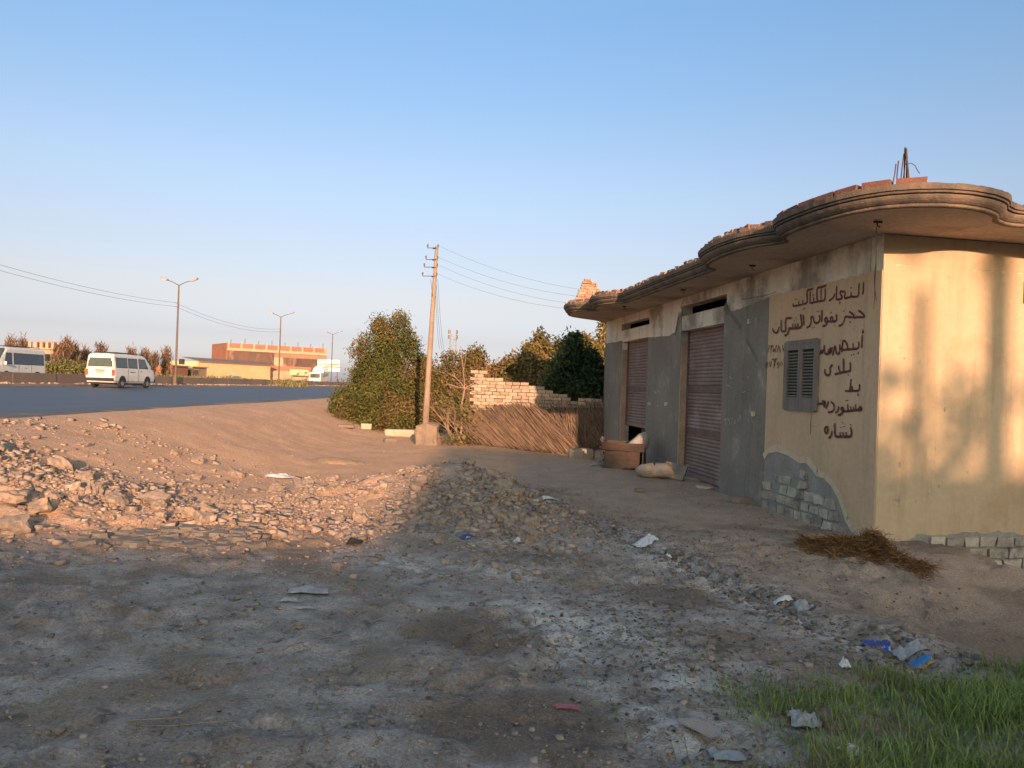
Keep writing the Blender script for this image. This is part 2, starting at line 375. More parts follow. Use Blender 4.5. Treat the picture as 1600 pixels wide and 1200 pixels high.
m_yel = mk('yellow_wash', (.62, .425, .275), (.54, .365, .235), 1.0, .85, .18, 22, grain=(.93, 1.06), streak=(.42, .30, .20), c3=(.54, .385, .245), s3=1.3, c3lo=.54, c3hi=.70)
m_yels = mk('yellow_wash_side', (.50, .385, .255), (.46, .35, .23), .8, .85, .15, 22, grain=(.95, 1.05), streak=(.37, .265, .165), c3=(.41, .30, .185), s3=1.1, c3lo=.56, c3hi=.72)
m_cem = mk('bare_mortar', (.24, .22, .195), (.32, .295, .265), 4, .95, .5, 24)
m_block = mk('pale_limestone_block', (.47, .41, .335), (.31, .27, .225), 6, .95, .5, 30, island=.25, c3=(.20, .19, .18), s3=5, c3lo=.55, c3hi=.66)
m_corn = mk('cornice_cement', (.215, .16, .12), (.135, .108, .086), 3.2, .93, .5, 22, c3=(.085, .075, .068), s3=1.6, c3lo=.50, c3hi=.68)
m_soff = mk('soffit_cement', (.52, .42, .335), (.42, .335, .27), 1.2, .9, .2, 18, c3=(.24, .185, .145), s3=.8, c3lo=.52, c3hi=.7)
m_brick = mk('red_brick', (.21, .095, .07), (.16, .078, .062), 8, .95, .5, 40, island=.25)
m_shut = mk('faded_maroon_shutter', (.185, .122, .108), (.25, .178, .158), 1.6, .6, .12, 50, c3=(.36, .285, .26), s3=1.4, c3lo=.52, c3hi=.72, metal=.0, spec=.4)
m_shutd = mk('shutter_bottom_rail', (.12, .068, .064), (.17, .105, .098), 4, .6, .1, 40)
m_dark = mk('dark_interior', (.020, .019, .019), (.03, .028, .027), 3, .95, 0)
m_wood = mk('weathered_grey_wood', (.165, .135, .118), (.24, .205, .18), 6, .85, .4, 30, stretch=(1, 1, .3))
m_jamb = mk('rusty_brown_jamb', (.42, .30, .225), (.32, .235, .18), 2.5, .9, .3, 24)
m_paint = mk('dark_red_paint', (.085, .022, .018), (.135, .04, .03), 20, .7, 0, c3=(.22, .10, .07), s3=14, c3lo=.55, c3hi=.68)
m_chalk = mk('white_chalk', (.62, .60, .56), (.45, .43, .40), 60, .95, 0)
m_rust = mk('rusty_steel', (.12, .065, .045), (.07, .045, .038), 12, .8, .3, 60)

# openings of the shop front
sh1 = (fac(*Z6(374, 620))[0], fac(*Z6(259, 620))[0], -1.2, fac(*Z6(330, 428))[1])
sh2 = (fac(*Z6(712, 620))[0], fac(*Z6(521, 620))[0], -1.2, fac(*Z6(640, 371))[1])
v1a, v1b = fac(*Z6(385, 347)), fac(*Z6(261, 375)); vz = (v1a[1] + v1b[1]) / 2
ve1 = (v1a[0], v1b[0], vz - .085, vz + .085)
v2a, v2b = fac(*Z6(730, 256)), fac(*Z6(527, 302)); vz2 = (v2a[1] + v2b[1]) / 2
ve2 = (v2a[0], v2b[0], vz2 - .10, vz2 + .10)
wa = fac(1228, 638); wb = fac(1282, 535); wc = fac(1233, 537); wd = fac(1275, 636)
win = (min(wb[0], wd[0]) * .5 + max(wb[0], wd[0]) * .5, (wa[0] + wc[0]) / 2, (wa[1] + wd[1]) / 2, (wb[1] + wc[1]) / 2)
print('openings', sh1, sh2, ve1, ve2, win)
TH = .24
def holed_wall(mb, P, s0, s1, z0, z1, holes, th):
    S = sorted({s0, s1, *[h[0] for h in holes], *[h[1] for h in holes]}); Z = sorted({z0, z1, *[min(max(h[2], z0), z1) for h in holes], *[h[3] for h in holes]})
    solid = {}
    for i in range(len(S) - 1):
        for j in range(len(Z) - 1):
            cs, cz = (S[i] + S[i + 1]) / 2, (Z[j] + Z[j + 1]) / 2
            solid[i, j] = not any(h[0] < cs < h[1] and h[2] < cz < h[3] for h in holes)
    for (i, j), ok in solid.items():
        if not ok: continue
        a, b_, c_, d_ = S[i], S[i + 1], Z[j], Z[j + 1]
        q = lambda pts: mb.add(pts, [(0, 1, 2, 3)])
        q([P(a, c_, 0), P(b_, c_, 0), P(b_, d_, 0), P(a, d_, 0)]); q([P(a, c_, -th), P(b_, c_, -th), P(b_, d_, -th), P(a, d_, -th)])
        for (di, dj, pts) in ((-1, 0, ((a, c_), (a, d_))), (1, 0, ((b_, c_), (b_, d_))), (0, -1, ((a, c_), (b_, c_))), (0, 1, ((a, d_), (b_, d_)))):
            if not solid.get((i + di, j + dj), False):
                (p, q1), (r, t) = pts; q([P(p, q1, 0), P(r, t, 0), P(r, t, -th), P(p, q1, -th)])
    return mb
mb = holed_wall(MB(), lambda s, z, o: fp(s + (.05 if s < .001 and o < 0 else 0), z, o), 0, FL, -1.2, ZW + .002, [sh1, sh2, ve1, ve2, win], TH)
def spoly(px): return [sid(*p) for p in px]
SIDEL = 5.2
for (a, b_, t) in ((.0, SIDEL, 1),):
    mb.add([spt(a, -1.2), spt(b_, -1.2), spt(b_, ZW), spt(a, ZW), spt(a, -1.2, -TH), spt(b_, -1.2, -TH), spt(b_, ZW, -TH), spt(a, ZW, -TH)], [(0, 1, 2, 3), (4, 5, 6, 7), (1, 2, 6, 5), (0, 1, 5, 4)])
bk1 = fp(FL, 0) + Vector((5.2, .7, 0)); bk0 = spt(SIDEL, 0)
for (p, q) in ((fp(FL, 0), bk1), (bk1, bk0)):
    mb.add([(p.x, p.y, -1.2), (q.x, q.y, -1.2), (q.x, q.y, ZW), (p.x, p.y, ZW)], [(0, 1, 2, 3)])
wall = obj('wall', mb, m_white, B)
# dark rooms behind the openings
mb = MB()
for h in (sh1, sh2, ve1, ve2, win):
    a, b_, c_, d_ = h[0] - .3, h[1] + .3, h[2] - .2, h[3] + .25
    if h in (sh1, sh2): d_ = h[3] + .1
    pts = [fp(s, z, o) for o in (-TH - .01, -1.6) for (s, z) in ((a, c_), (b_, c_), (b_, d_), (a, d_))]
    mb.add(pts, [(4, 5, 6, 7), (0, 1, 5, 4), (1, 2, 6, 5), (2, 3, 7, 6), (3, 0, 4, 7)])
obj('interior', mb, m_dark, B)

def rough(poly, step=.09, amp=.022, seed=1):                # ragged outline of a plaster coat
    out = []; n = len(poly)
    for i in range(n):
        a, b_, fl = poly[i][:2], poly[(i + 1) % n][:2], (poly[i][2] if len(poly[i]) > 2 else 1)
        d = math.dist(a, b_); k = max(1, int(d / step)) if fl else 1
        for j in range(k):
            t = j / k; x = a[0] + (b_[0] - a[0]) * t; y = a[1] + (b_[1] - a[1]) * t
            if fl and j: 
                r = random.Random(int(seed * 1000 + i * 97 + j)); x += r.uniform(-amp, amp); y += r.uniform(-amp, amp)
            out.append((x, y))
    return out
def coat(poly, P, nrm, th, mbx):
    return mbx.slab([P(s, z, .0005) for s, z in poly], nrm, th)
# grey cement coats (s grows away from the camera)
mb = MB()
e = sh2[0] - .004
top = [fac(*Z6(x, y)) for x, y in ((721, 283), (745, 300), (790, 296), (815, 285), (870, 262), (908, 243))]
e0 = fac(*Z6(907, 700))[0]
coat(rough([(e0, -1.2, 0), (e, -1.2, 0), (e, top[0][1], 1)] + [(s, z, 1) for s, z in top[1:5]] + [(e0, top[5][1], 1)], seed=3, amp=.012), fp, FN, .010, mb)
g = sh2[1] + .004; g2 = sh1[0] - .004
tz = [fac(*Z6(x, y)) for x, y in ((527, 305), (512, 345), (500, 398), (470, 415), (425, 418), (382, 422))]
coat(rough([(g, -1.2, 0), (g2, -1.2, 0), (g2, tz[5][1], 1)] + [(s, z, 1) for s, z in tz[4:1:-1]] + [(tz[1][0], tz[1][1], 1), (g + .03, tz[0][1], 1), (g, tz[0][1], 0)], seed=4, amp=.012), fp, FN, .010, mb)
g3 = sh1[1] + .004; zl = fac(*Z6(196, 447))[1]
coat(rough([(g3, -1.2, 0), (FL, -1.2, 0), (FL, zl, 1), (g3, zl - .02, 0)], seed=5, amp=.012), fp, FN, .010, mb)
obj('grey_plaster', mb, m_grey, B)
# yellow coat of the front, eroded at its foot
Zy = lambda x, y: fac(1160 + x / 3.636, 660 + y / 3.636)
foot = [Zy(*p) for p in ((112, 205), (150, 172), (205, 163), (265, 185), (330, 228), (365, 225), (400, 262), (425, 300), (470, 315), (510, 360), (545, 420), (570, 490), (590, 560), (625, 615), (660, 640), (735, 668))]
yt = fac(1200, 463.5)[1]; yt2 = fac(1381, 421)[1]
e0y = e0 - .004
mb = MB(); pl = [(0, yt2, 1), (e0y, yt, 1)]
pl = [(e0y, yt, 0), (e0y, foot[0][1], 1)] + [(min(max(s, 0.03), e0y - .02), z, 1) for s, z in foot[1:-1]] + [(0.0, foot[-1][1], 0), (0.0, yt2, 1)]
hole = win
coat(rough(pl, .07, .014, 6), fp, FN, .009, mb)
obj('yellow_plaster', mb, m_yel, B)
# rim of pale plaster round the eroded foot
mb = MB(); rim = [(min(max(s, .03), e0y - .02), z) for s, z in foot]
for i in range(len(rim) - 1):
    (a, za), (b_, zb) = rim[i], rim[i + 1]; d = Vector((b_ - a, zb - za)).normalized(); nn = Vector((-d.y, d.x)); nn = nn if nn.y > 0 else -nn
    w0, w1 = .06 + .05 * random.Random(i).random(), .06 + .05 * random.Random(i + 1).random()
    mb.add([fp(a, za - .012, .0125), fp(b_, zb - .012, .0125), fp(max(b_ + nn.x * w1, .002), zb + nn.y * w1, .0125), fp(max(a + nn.x * w0, .002), za + nn.y * w0, .0125)], [(0, 1, 2, 3)])
obj('salt_rim', mb, mk('bleached_plaster', (.56, .47, .36), (.60, .45, .28), 9, .9, .3, 30), B)
# mortar and blocks bared at the foot
mb = MB(); coat([(0, -1.2), (e0 - .005, -1.2), (e0 - .005, foot[2][1] + .03), (e0 * .6, foot[5][1] + .03), (e0 * .35, foot[9][1] + .03), (0, foot[-1][1] + .03)], fp, FN, .004, mb)
obj('bare_mortar', mb, m_cem, B)
mb = MB(); r = random.Random(4); z = -.72; row = 0
while z < foot[2][1] - .16:
    h = r.uniform(.135, .155); s = -.02 + (.13 if row % 2 else 0)
    while s < e0 - .1:
        w = r.uniform(.20, .28)
        zlim = np.interp(s + w / 2, [q[0] for q in foot[::-1]], [q[1] for q in foot[::-1]])
        if z + h < zlim - .10 and s > .12 and r.random() < (.95 if z < .3 else .55):
            p = fp(s + w / 2, z + h / 2, .004)
            rot = Matrix((FT, FN, Vector((0, 0, 1)))).transposed()
            mb.box(p, (w - .034, .040 + r.uniform(0, .028), h - .034), rot, .016)
        s += w
    z += h; row += 1
obj('bare_block', mb, m_block, B)
# side wall: yellow coat above, rough blocks at its foot
Zs = lambda x, y: sid(1160 + x / 3.636, 660 + y / 3.636)
sf = [Zs(*p) for p in ((745, 690), (870, 690), (905, 680), (975, 650), (985, 632), (1060, 640), (1150, 640), (1220, 632), (1290, 618), (1350, 632), (1450, 615), (1560, 635), (1600, 642))]
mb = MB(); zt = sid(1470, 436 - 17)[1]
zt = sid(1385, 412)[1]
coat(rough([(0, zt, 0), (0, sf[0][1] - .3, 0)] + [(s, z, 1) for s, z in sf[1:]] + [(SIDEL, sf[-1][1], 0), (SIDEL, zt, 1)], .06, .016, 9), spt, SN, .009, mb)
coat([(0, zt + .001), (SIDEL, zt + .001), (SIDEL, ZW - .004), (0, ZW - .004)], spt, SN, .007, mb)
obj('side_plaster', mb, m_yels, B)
mb = MB(); coat([(.02, -1.2), (SIDEL - .01, -1.2), (SIDEL - .01, sf[4][1] + .02), (sf[4][0] - .1, sf[4][1] + .02), (.02, sf[0][1])], spt, SN, .004, mb)
obj('side_mortar', mb, m_cem, B)
mb = MB(); z = sf[4][1] - .135 * 4 - .02; row = 0
while z < sf[4][1] - .1:
    s = .35 + (.12 if row % 2 else 0)
    while s < SIDEL - .3:
        w = r.uniform(.21, .27)
        if s > sf[3][0] - .02 and r.random() < .93:
            rot = Matrix((ST, SN, Vector((0, 0, 1)))).transposed()
            mb.box(spt(s + w / 2, z + .065, .012), (w - r.uniform(.018, .035), .045 + r.uniform(0, .03), r.uniform(.100, .120)), rot, .014)
        s += w
    z += .135; row += 1
obj('side_block', mb, m_block, B)
mb = MB()
for i, (px, py) in enumerate(((1461, 701), (1399, 781), (1403, 781), (1430, 783), (1511, 738), (1466, 760), (1487, 762), (1575, 811), (1405, 726), (1448, 470), (1475, 640), (1412, 560))):
    s, z = sid(px, py); k = rnd(.008, .02); mb.add([spt(s + k * math.cos(a) * (1 if i % 3 else .4), z + k * math.sin(a) * (1 if i % 2 else 2.2), .0115) for a in (0, 1.1, 2.3, 3.0, 4.2, 5.3)], [(0, 1, 2, 3, 4, 5)])
obj('plaster_nick', mb, m_cem, B)
# roller shutters
def shutter(h, zb, zrail, name='roller_shutter'):
    mb = MB(); s0, s1 = h[0] + .02, h[1] - .02; z = zb + .09; sl = .072; top = h[3] + .15; rows = []
    prof = []
    while z < top:
        rows += [(z, -.190), (z + .012, -.176), (z + .036, -.168), (z + .060, -.176), (z + .069, -.190)]; z += sl
    for zz, o in rows: mb.v += [tuple(fp(s0, zz, o)), tuple(fp(s1, zz, o))]
    mb.f += [(2 * i, 2 * i + 1, 2 * i + 3, 2 * i + 2) for i in range(len(rows) - 1)]
    root = obj(name, mb, m_shut, B, origin=None); 
    rl = MB(); rot = Matrix((FT, FN, Vector((0, 0, 1)))).transposed()
    rl.box(fp((s0 + s1) / 2, zb + .045, -.178), (s1 - s0, .035, .095), rot)
    obj('bottom_rail', rl, m_shut, root)
    for q in zrail:
        rl = MB(); rl.box(fp((s0 + s1) / 2, q, -.176), (s1 - s0, .022, .13), rot); obj('lock_rail', rl, m_shutd, root)
    for sg in (s1 + .012, s0 - .012):
        gd = MB(); gd.box(fp(sg, (zb + top) / 2, -.17), (.02, .07, top - zb), rot); obj('guide_rail', gd, m_shutd, root)
    return root
zb1 = fac(*Z6(318, 822))[1]; zb2 = hz(*(fp((sh2[0] + sh2[1]) / 2, 0, .1).xy)) + .02
shutter(sh1, zb1, [fac(*Z6(325, 650))[1]])
shutter(sh2, zb2, [fac(*Z6(620, 850))[1], fac(*Z6(625, 650))[1]])
for h in (sh1, sh2):
    mb = MB(); rot = Matrix((FT, FN, Vector((0, 0, 1)))).transposed()
    mb.box(fp(h[1] - .006, (h[3] - 1.0) / 2 - .1, -.075), (.012, .142, h[3] + .8), rot)
    obj('door_jamb', mb, m_jamb, B)
# louvred window shutter
wr = MB(); rot = Matrix((FT, FN, Vector((0, 0, 1)))).transposed()
ws0, ws1, wz0, wz1 = win; wm = (ws0 + ws1) / 2
def wbar(mbx, s, z, ds, dz, o=.018, dep=.05): mbx.box(fp(s, z, o), (ds, dep, dz), rot)
wbar(wr, ws0 - .02, (wz0 + wz1) / 2, .05, wz1 - wz0 + .06, .012, .06); wbar(wr, ws1 + .02, (wz0 + wz1) / 2, .05, wz1 - wz0 + .06, .012, .06)
wbar(wr, wm, wz1 + .02, ws1 - ws0 - .012, .05, .012, .06); wbar(wr, wm, wz0 - .02, ws1 - ws0 - .012, .05, .012, .06)
ws = obj('window_shutter', wr, m_wood, B)
bk_ = MB(); bk_.box(fp(wm, (wz0 + wz1) / 2, .0125), (ws1 - ws0 - .004, .003, wz1 - wz0 - .004), rot); obj('louvre_dark_sheet', bk_, m_dark, ws)  # dark sheet added in place of the unlit opening behind the louvres
for a, b_ in ((ws0 + .005, wm - .003), (wm + .003, ws1 - .005)):
    lf = MB(); st = .055
    wbar(lf, a + st / 2, (wz0 + wz1) / 2, st, wz1 - wz0 - .01); wbar(lf, b_ - st / 2, (wz0 + wz1) / 2, st, wz1 - wz0 - .01)
    wbar(lf, (a + b_) / 2, wz1 - .05, b_ - a - 2 * st, .085); wbar(lf, (a + b_) / 2, wz0 + .075, b_ - a - 2 * st, .14)
    z = wz0 + .165
    while z < wz1 - .10:
        lf.box(fp((a + b_) / 2, z, .016), (b_ - a - 2 * st, .038, .012), rot @ Matrix.Rotation(R(-38), 3, 'X')); z += .043
    obj('louvre_leaf', lf, m_wood, ws)
# hand-painted lettering, traced as brush strokes on the wall
TXT = [((1230, 430, 11.43), [[(1382,120),(1376,250),(1368,350)],[(1302,135),(1295,270),(1285,370),(1220,387),(1150,382)],[(1158,300),(1150,382),(1040,407),(1055,310),(1010,292),(960,298),(975,350),(1003,400),(960,428),(930,436),(897,422),(898,300),(903,190)],[(1160,215),(1163,240)],[(958,482),(955,515)],[(872,325),(845,390),(800,435),(762,458)],[(696,240),(692,420),(655,456),(560,472),(440,497),(425,480),(424,390),(428,290)],[(622,252),(622,456)],[(556,470),(550,250),(630,215),(715,182)],[(492,390),(487,478)],[(472,362),(480,352)],[(497,355),(505,345)],[(480,238),(420,258),(376,278),(374,400),(372,485),(300,520),(140,552),(125,530),(124,500)],[(295,440),(300,515)],[(226,462),(226,528)],[(163,445),(168,432)],[(192,436),(198,424)],[(302,600),(304,622)],[(324,582),(327,600)]]),
 ((1200, 476, 10.0), [[(1425,92),(1475,125),(1520,170),(1512,196),(1430,195),(1350,202),(1225,188),(1213,235),(1180,300),(1150,325),(1115,330)],[(1285,108),(1330,145),(1358,165),(1345,203)],[(1300,258),(1298,285)],[(1197,92),(1200,112)],[(1080,150),(1088,225),(1070,258),(1010,264),(950,262),(935,280)],[(1010,262),(990,228),(1000,198),(1025,205),(1030,240),(1018,262)],[(1062,318),(1058,330)],[(1000,118),(1003,132)],[(940,285),(908,258),(905,225),(928,205),(942,240),(938,285),(910,325),(868,337)],[(858,80),(858,180),(853,272)],[(815,165),(826,240),(800,278),(760,288),(738,265),(722,205),(700,185),(688,215),(690,270),(665,335),(618,362)],[(785,102),(787,112)],[(812,96),(814,106)],[(715,356),(718,368)],[(742,345),(745,356)],[(568,155),(574,250),(580,325)],[(525,148),(540,260),(545,325),(510,362),(430,372),(350,372)],[(480,292),(490,362)],[(442,295),(450,366)],[(402,295),(412,368)],[(450,198),(453,210)],[(430,238),(432,248)],[(470,232),(472,242)],[(350,345),(342,410),(315,462),(278,487)],[(388,208),(335,212),(298,222),(290,330),(296,398),(265,415),(230,410),(225,320),(226,238)],[(92,370),(105,415),(145,442),(175,410),(192,345)],[(125,310),(128,298)],[(150,294),(153,284)]]),
 ((1270, 510, 13.33), [[(1050,178),(1045,320),(1038,452)],[(1075,75),(1060,105),(1078,120),(1045,132)],[(975,318),(980,400),(965,450),(900,470),(760,482),(690,488),(630,492)],[(860,348),(862,472)],[(748,478),(738,380),(700,315),(655,305),(640,370),(632,450),(626,535)],[(972,530),(966,575)],[(835,590),(825,602)],[(880,570),(870,590)],[(610,280),(608,298)],[(622,470),(590,450)],[(582,375),(588,480),(570,560),(545,572),(510,535),(485,405),(465,490),(450,550),(433,605)],[(425,430),(412,520),(392,535),(388,440),(378,548),(352,555),(350,470),(340,572),(275,560),(262,470),(264,385)],[(237,478),(232,535),(205,550),(196,490),(188,555),(155,560),(152,510)],[(803,745),(808,860),(795,925),(680,950),(590,968),(482,996)],[(660,665),(666,800),(664,950)],[(560,815),(572,900),(602,962)],[(770,1005),(764,1025)],[(440,800),(400,835),(385,870),(392,940),(375,1000),(340,1018),(295,1000),(276,950),(278,890)]]),
 ((1260, 590, 12.0), [[(1008,120),(1015,190),(990,245),(900,250),(740,252)],[(855,25),(848,120),(828,250)],[(828,245),(840,195),(865,175),(882,200),(860,248)],[(990,298),(984,348)],[(935,615),(985,605),(1020,560),(1042,555),(1055,605),(1000,610)],[(1030,610),(950,612),(860,620),(800,628),(720,634)],[(945,500),(948,612)],[(900,540),(908,618)],[(852,540),(862,622)],[(795,498),(802,628)],[(763,420),(768,438)],[(795,418),(798,436)],[(722,634),(690,612),(672,580),(700,565),(718,600),(700,655),(660,692),(612,702)],[(620,535),(625,580),(600,635),(568,656)],[(480,450),(525,490),(545,560),(525,620),(470,648),(428,645)],[(440,440),(415,510),(385,580)],[(375,465),(358,545),(335,450),(372,462),(372,500)],[(320,428),(345,475),(290,490),(240,490),(236,430),(230,372)],[(240,490),(205,495),(190,540),(175,585)],[(858,930),(872,1040),(845,1102),(700,1108),(590,1106),(566,1085),(558,970),(553,855)],[(770,1020),(782,1104)],[(712,1020),(722,1106)],[(658,1020),(665,1106)],[(860,876),(858,896)],[(678,925),(680,942)],[(735,908),(737,924)],[(712,840),(714,856)],[(508,995),(500,1060),(475,1110),(443,1132)],[(405,920),(375,960),(378,1015),(400,1038),(425,1015),(430,950),(405,915)]]),
 ((1190, 520, 9.23), [[(76,235),(78,248)],[(128,182),(112,235),(100,288)],[(118,185),(140,195)],[(145,292),(152,195),(168,188),(186,198)],[(150,215),(168,205)],[(185,232),(176,262),(194,270),(196,238),(186,230)],[(214,288),(222,198),(238,190)],[(240,282),(262,192),(286,286)],[(318,172),(322,225),(338,272)],[(345,170),(346,275)],[(346,240),(376,182)],[(372,185),(372,270)],[(76,432),(76,512)],[(60,468),(88,462)],[(100,420),(106,512)],[(124,410),(146,490),(156,402)],[(164,388),(196,386),(190,518)],[(200,482),(214,384),(238,376)],[(206,410),(228,408)],[(262,430),(240,452),(266,470),(246,508)],[(286,420),(290,470)],[(310,420),(316,480)],[(335,392),(352,398),(357,470)]])]
def stroke(mbx, path, w, off, th=.004):
    P = [fp(s, z, off) for s, z in path]
    for i in range(len(P)):                                 # round-ended brush strokes: a ribbon with joints
        d = (P[min(i + 1, len(P) - 1)] - P[max(i - 1, 0)]).normalized(); a = d.cross(FN).normalized() * (w / 2) * (.80 + .35 * abs(math.sin(i * 1.1 + len(path) + path[0][0] * 40)))
        if i in (0, len(P) - 1): a *= .8
        mbx.v += [tuple(P[i] + a), tuple(P[i] - a)]
    o = len(mbx.v) - 2 * len(P)
    mbx.f += [(o + 2 * i, o + 2 * i + 1, o + 2 * i + 3, o + 2 * i + 2) for i in range(len(P) - 1)]
def smooth(p, k=4):
    if len(p) < 3: return p
    out = []
    for i in range(len(p) - 1):
        a, b_, c_, d_ = p[max(i - 1, 0)], p[i], p[i + 1], p[min(i + 2, len(p) - 1)]
        for j in range(k):
            t = j / k
            out.append(tuple(.5 * (2 * b_[q] + (c_[q] - a[q]) * t + (2 * a[q] - 5 * b_[q] + 4 * c_[q] - d_[q]) * t * t + (3 * b_[q] - a[q] - 3 * c_[q] + d_[q]) * t ** 3) for q in (0, 1)))
    return out + [p[-1]]
for k, ((x0, y0, sc), st) in enumerate(TXT):
    mb = MB()
    for i, p in enumerate(st):
        q = [fac(x0 + x / sc, y0 + y / sc) for x, y in smooth(p, 3)]
        stroke(mb, q, (.030 if k < 4 else .017) * rnd(.88, 1.12), .0135 + .0004 * i)
    obj('painted_lettering', mb, m_paint, B)
mb = MB()
for i, p in enumerate([[(140,1050),(155,1115)],[(132,1062),(150,1045)],[(150,1050),(172,1046)],[(178,1040),(190,1102)],[(196,1048),(212,1040),(207,1100)],[(235,1058),(225,1085),(246,1086),(240,1058)],[(264,1040),(270,1082)],[(285,1010),(286,1062)],[(285,1012),(298,1050)],[(360,1050),(372,1082)],[(190,650),(205,672)],[(160,745),(170,728),(190,742)],[(350,668),(365,650)],[(310,800),(335,790)],[(395,1040),(408,1085)]]):
    stroke(mb, [fac(1110 + x / 6, 480 + y / 6) for x, y in p], .010, .0125 + .0003 * i)
for i, p in enumerate([[(262,715),(262,790)],[(290,730),(300,785)],[(150,880),(235,870)],[(195,880),(200,985)],[(330,760),(345,740)]]):
    stroke(mb, [fac(1260 + x / 12, 590 + y / 12) for x, y in p], .012, .0125 + .0003 * i)
for i, p in enumerate([[(410,660),(418,672)],[(425,655),(432,668)],[(423,722),(426,730)]]):
    stroke(mb, [fac(*Z6(x, y)) for x, y in p], .02, .0125 + .0003 * i)
obj('chalk_scribble', mb, m_chalk, B)
# cracks, drips and repair smears on the front
mb = MB()
for i, (p, w) in enumerate([([(1269, 646), (1268.3, 660), (1267.5, 678)], .010), ([(1172, 412), (1176, 432), (1174.5, 440), (1176, 468)], .008), ([(1067, 450), (1071, 462), (1064, 482)], .016), ([(1062, 488), (1060, 500), (1056, 524)], .03), ([(1370, 412), (1368, 440), (1371, 470)], .01), ([(1160, 468), (1195, 462), (1215, 456)], .006), ([(984, 512), (982, 519)], .008)]):
    stroke(mb, smooth([fac(*q) for q in p], 4), w, .0145 + .0003 * i)
obj('wall_crack', mb, mk('dark_crack', (.06, .05, .045), (.09, .075, .065), 30, .95, 0), B)
mb = MB(); stroke(mb, [fac(*Z6(x, y)) for x, y in ((728, 285), (752, 318), (775, 348), (798, 380))], .09, .0125); stroke(mb, [fac(*Z6(x, y)) for x, y in ((818, 425), (848, 478), (872, 525))], .07, .0126); stroke(mb, [fac(*Z6(x, y)) for x, y in ((722, 280), (742, 310))], .16, .0128)
obj('repair_smear', mb, mk('dark_cement_smear', (.15, .132, .115), (.19, .17, .148), 8, .95, .3, 40), B)
# little electric boxes and hooks
for (px, py) in (Z6(856, 762), Z6(840, 350), Z6(465, 718), Z6(390, 716)):
    mb = MB(); s, z = fac(px, py); mb.box(fp(s, z, .03), (.06, .05, .075), rot); mb.box(fp(s, z + .004, .058), (.042, .008, .05), rot)
    obj('junction_box', mb, mk('ivory_plastic', (.55, .52, .46), (.48, .45, .40), 9, .6, 0), B)
for (px, py) in ((1371, 345), (1175, 414), (1067, 452), (975, 478)):
    mb = MB(); d = ray(px, py); p = CAM + d * ((ZW - CAMZ) / d.z)
    mb.tube([(p.x, p.y, ZW), (p.x, p.y, ZW - .05), (p.x + .03, p.y, ZW - .07)], .008, 6); mb.tube([(p.x - .04, p.y, ZW - .012), (p.x + .05, p.y, ZW - .012)], .014, 6)
    obj('ceiling_hook', mb, m_rust, B)
mb = MB(); d = ray(1370, 346); p = CAM + d * ((ZW - CAMZ) / d.z); mb.tube([(p.x, p.y, ZW - .05), (p.x + .01, p.y + .01, ZW - .5), (p.x, p.y, ZW - .95)], .004, 4)
obj('hanging_wire', mb, m_dark, B)
# small window at the right end of the side wall
mb = MB(); s, z = sid(1606, 457); w = Matrix((ST, SN, Vector((0, 0, 1)))).transposed()
mb.box(spt(s, z, .03), (.14, .06, .26), w); mb.box(spt(s, z, .065), (.09, .02, .20), w); obj('side_vent', mb, m_brick, B)

# roof slab, scalloped cornice
OUT = [(8.2, 8.75), (7.2, 8.5), (6.5, 8.35), (5.95, 8.36), (5.45, 8.40), (5.12, 8.22), (4.95, 7.98), (4.71, 7.79), (4.42, 7.68), (4.12, 7.66), (3.81, 7.76), (3.58, 7.97), (3.42, 8.30), (3.31, 8.70), (3.25, 9.12), (3.26, 9.40), (3.38, 9.66), (3.30, 9.86), (3.10, 10.12), (2.97, 10.5), (2.89, 10.95), (2.87, 11.4), (2.92, 11.75), (3.10, 12.02), (3.03, 12.6), (2.90, 13.5), (2.78, 14.4), (2.63, 15.5), (2.42, 16.9), (2.22, 17.12), (2.0, 17.45), (1.90, 17.9), (1.92, 18.5), (2.06, 18.9), (1.80, 18.98), (1.55, 19.15), (1.42, 19.5), (1.42, 20.1), (1.55, 20.6), (1.85, 21.0), (2.3, 21.5), (2.75, 22.2), (3.6, 22.7), (7.6, 23.0)]
def cr2(P, k=4):
    o = []
    for i in range(len(P) - 1):
        a, b_, c_, d_ = P[max(i - 1, 0)], P[i], P[i + 1], P[min(i + 2, len(P) - 1)]
        for j in range(k):
            t = j / k; o.append(tuple(.5 * (2 * b_[q] + (c_[q] - a[q]) * t + (2 * a[q] - 5 * b_[q] + 4 * c_[q] - d_[q]) * t * t + (3 * b_[q] - a[q] - 3 * c_[q] + d_[q]) * t ** 3) for q in (0, 1)))
    return o + [P[-1]]
OL = cr2(OUT, 5)
PROF = [(o, z * .72) for o, z in [(-.03, .004), (.0, .0), (.022, .004), (.034, .016), (.034, .030), (.020, .042), (.020, .050), (.040, .058), (.066, .080), (.088, .108), (.100, .138), (.100, .150), (.080, .156), (.080, .166), (.116, .172), (.122, .190), (.108, .196), (.108, .206), (.134, .212), (.142, .285), (.12, .292), (.02, .296)]]
mb = MB(); nP = len(PROF); rings = []
rr = random.Random(3)
for i, p in enumerate(OL):
    a = Vector(OL[max(i - 1, 0)]); b_ = Vector(OL[min(i + 1, len(OL) - 1)]); d = (b_ - a).normalized(); n = Vector((-d.y, d.x))
    j = rr.uniform(-.004, .004)
    rings.append([(p[0] + n.x * (o + (j if o > 0 else 0)), p[1] + n.y * (o + (j if o > 0 else 0)), ZW + .003 + z + (rr.uniform(-.006, .010) if z > .18 else 0)) for o, z in PROF])
mb.loft(rings, close=False, caps=False)
roof_mb = MB(); n = len(OL)
ins = [(x, y) for x, y in OL]
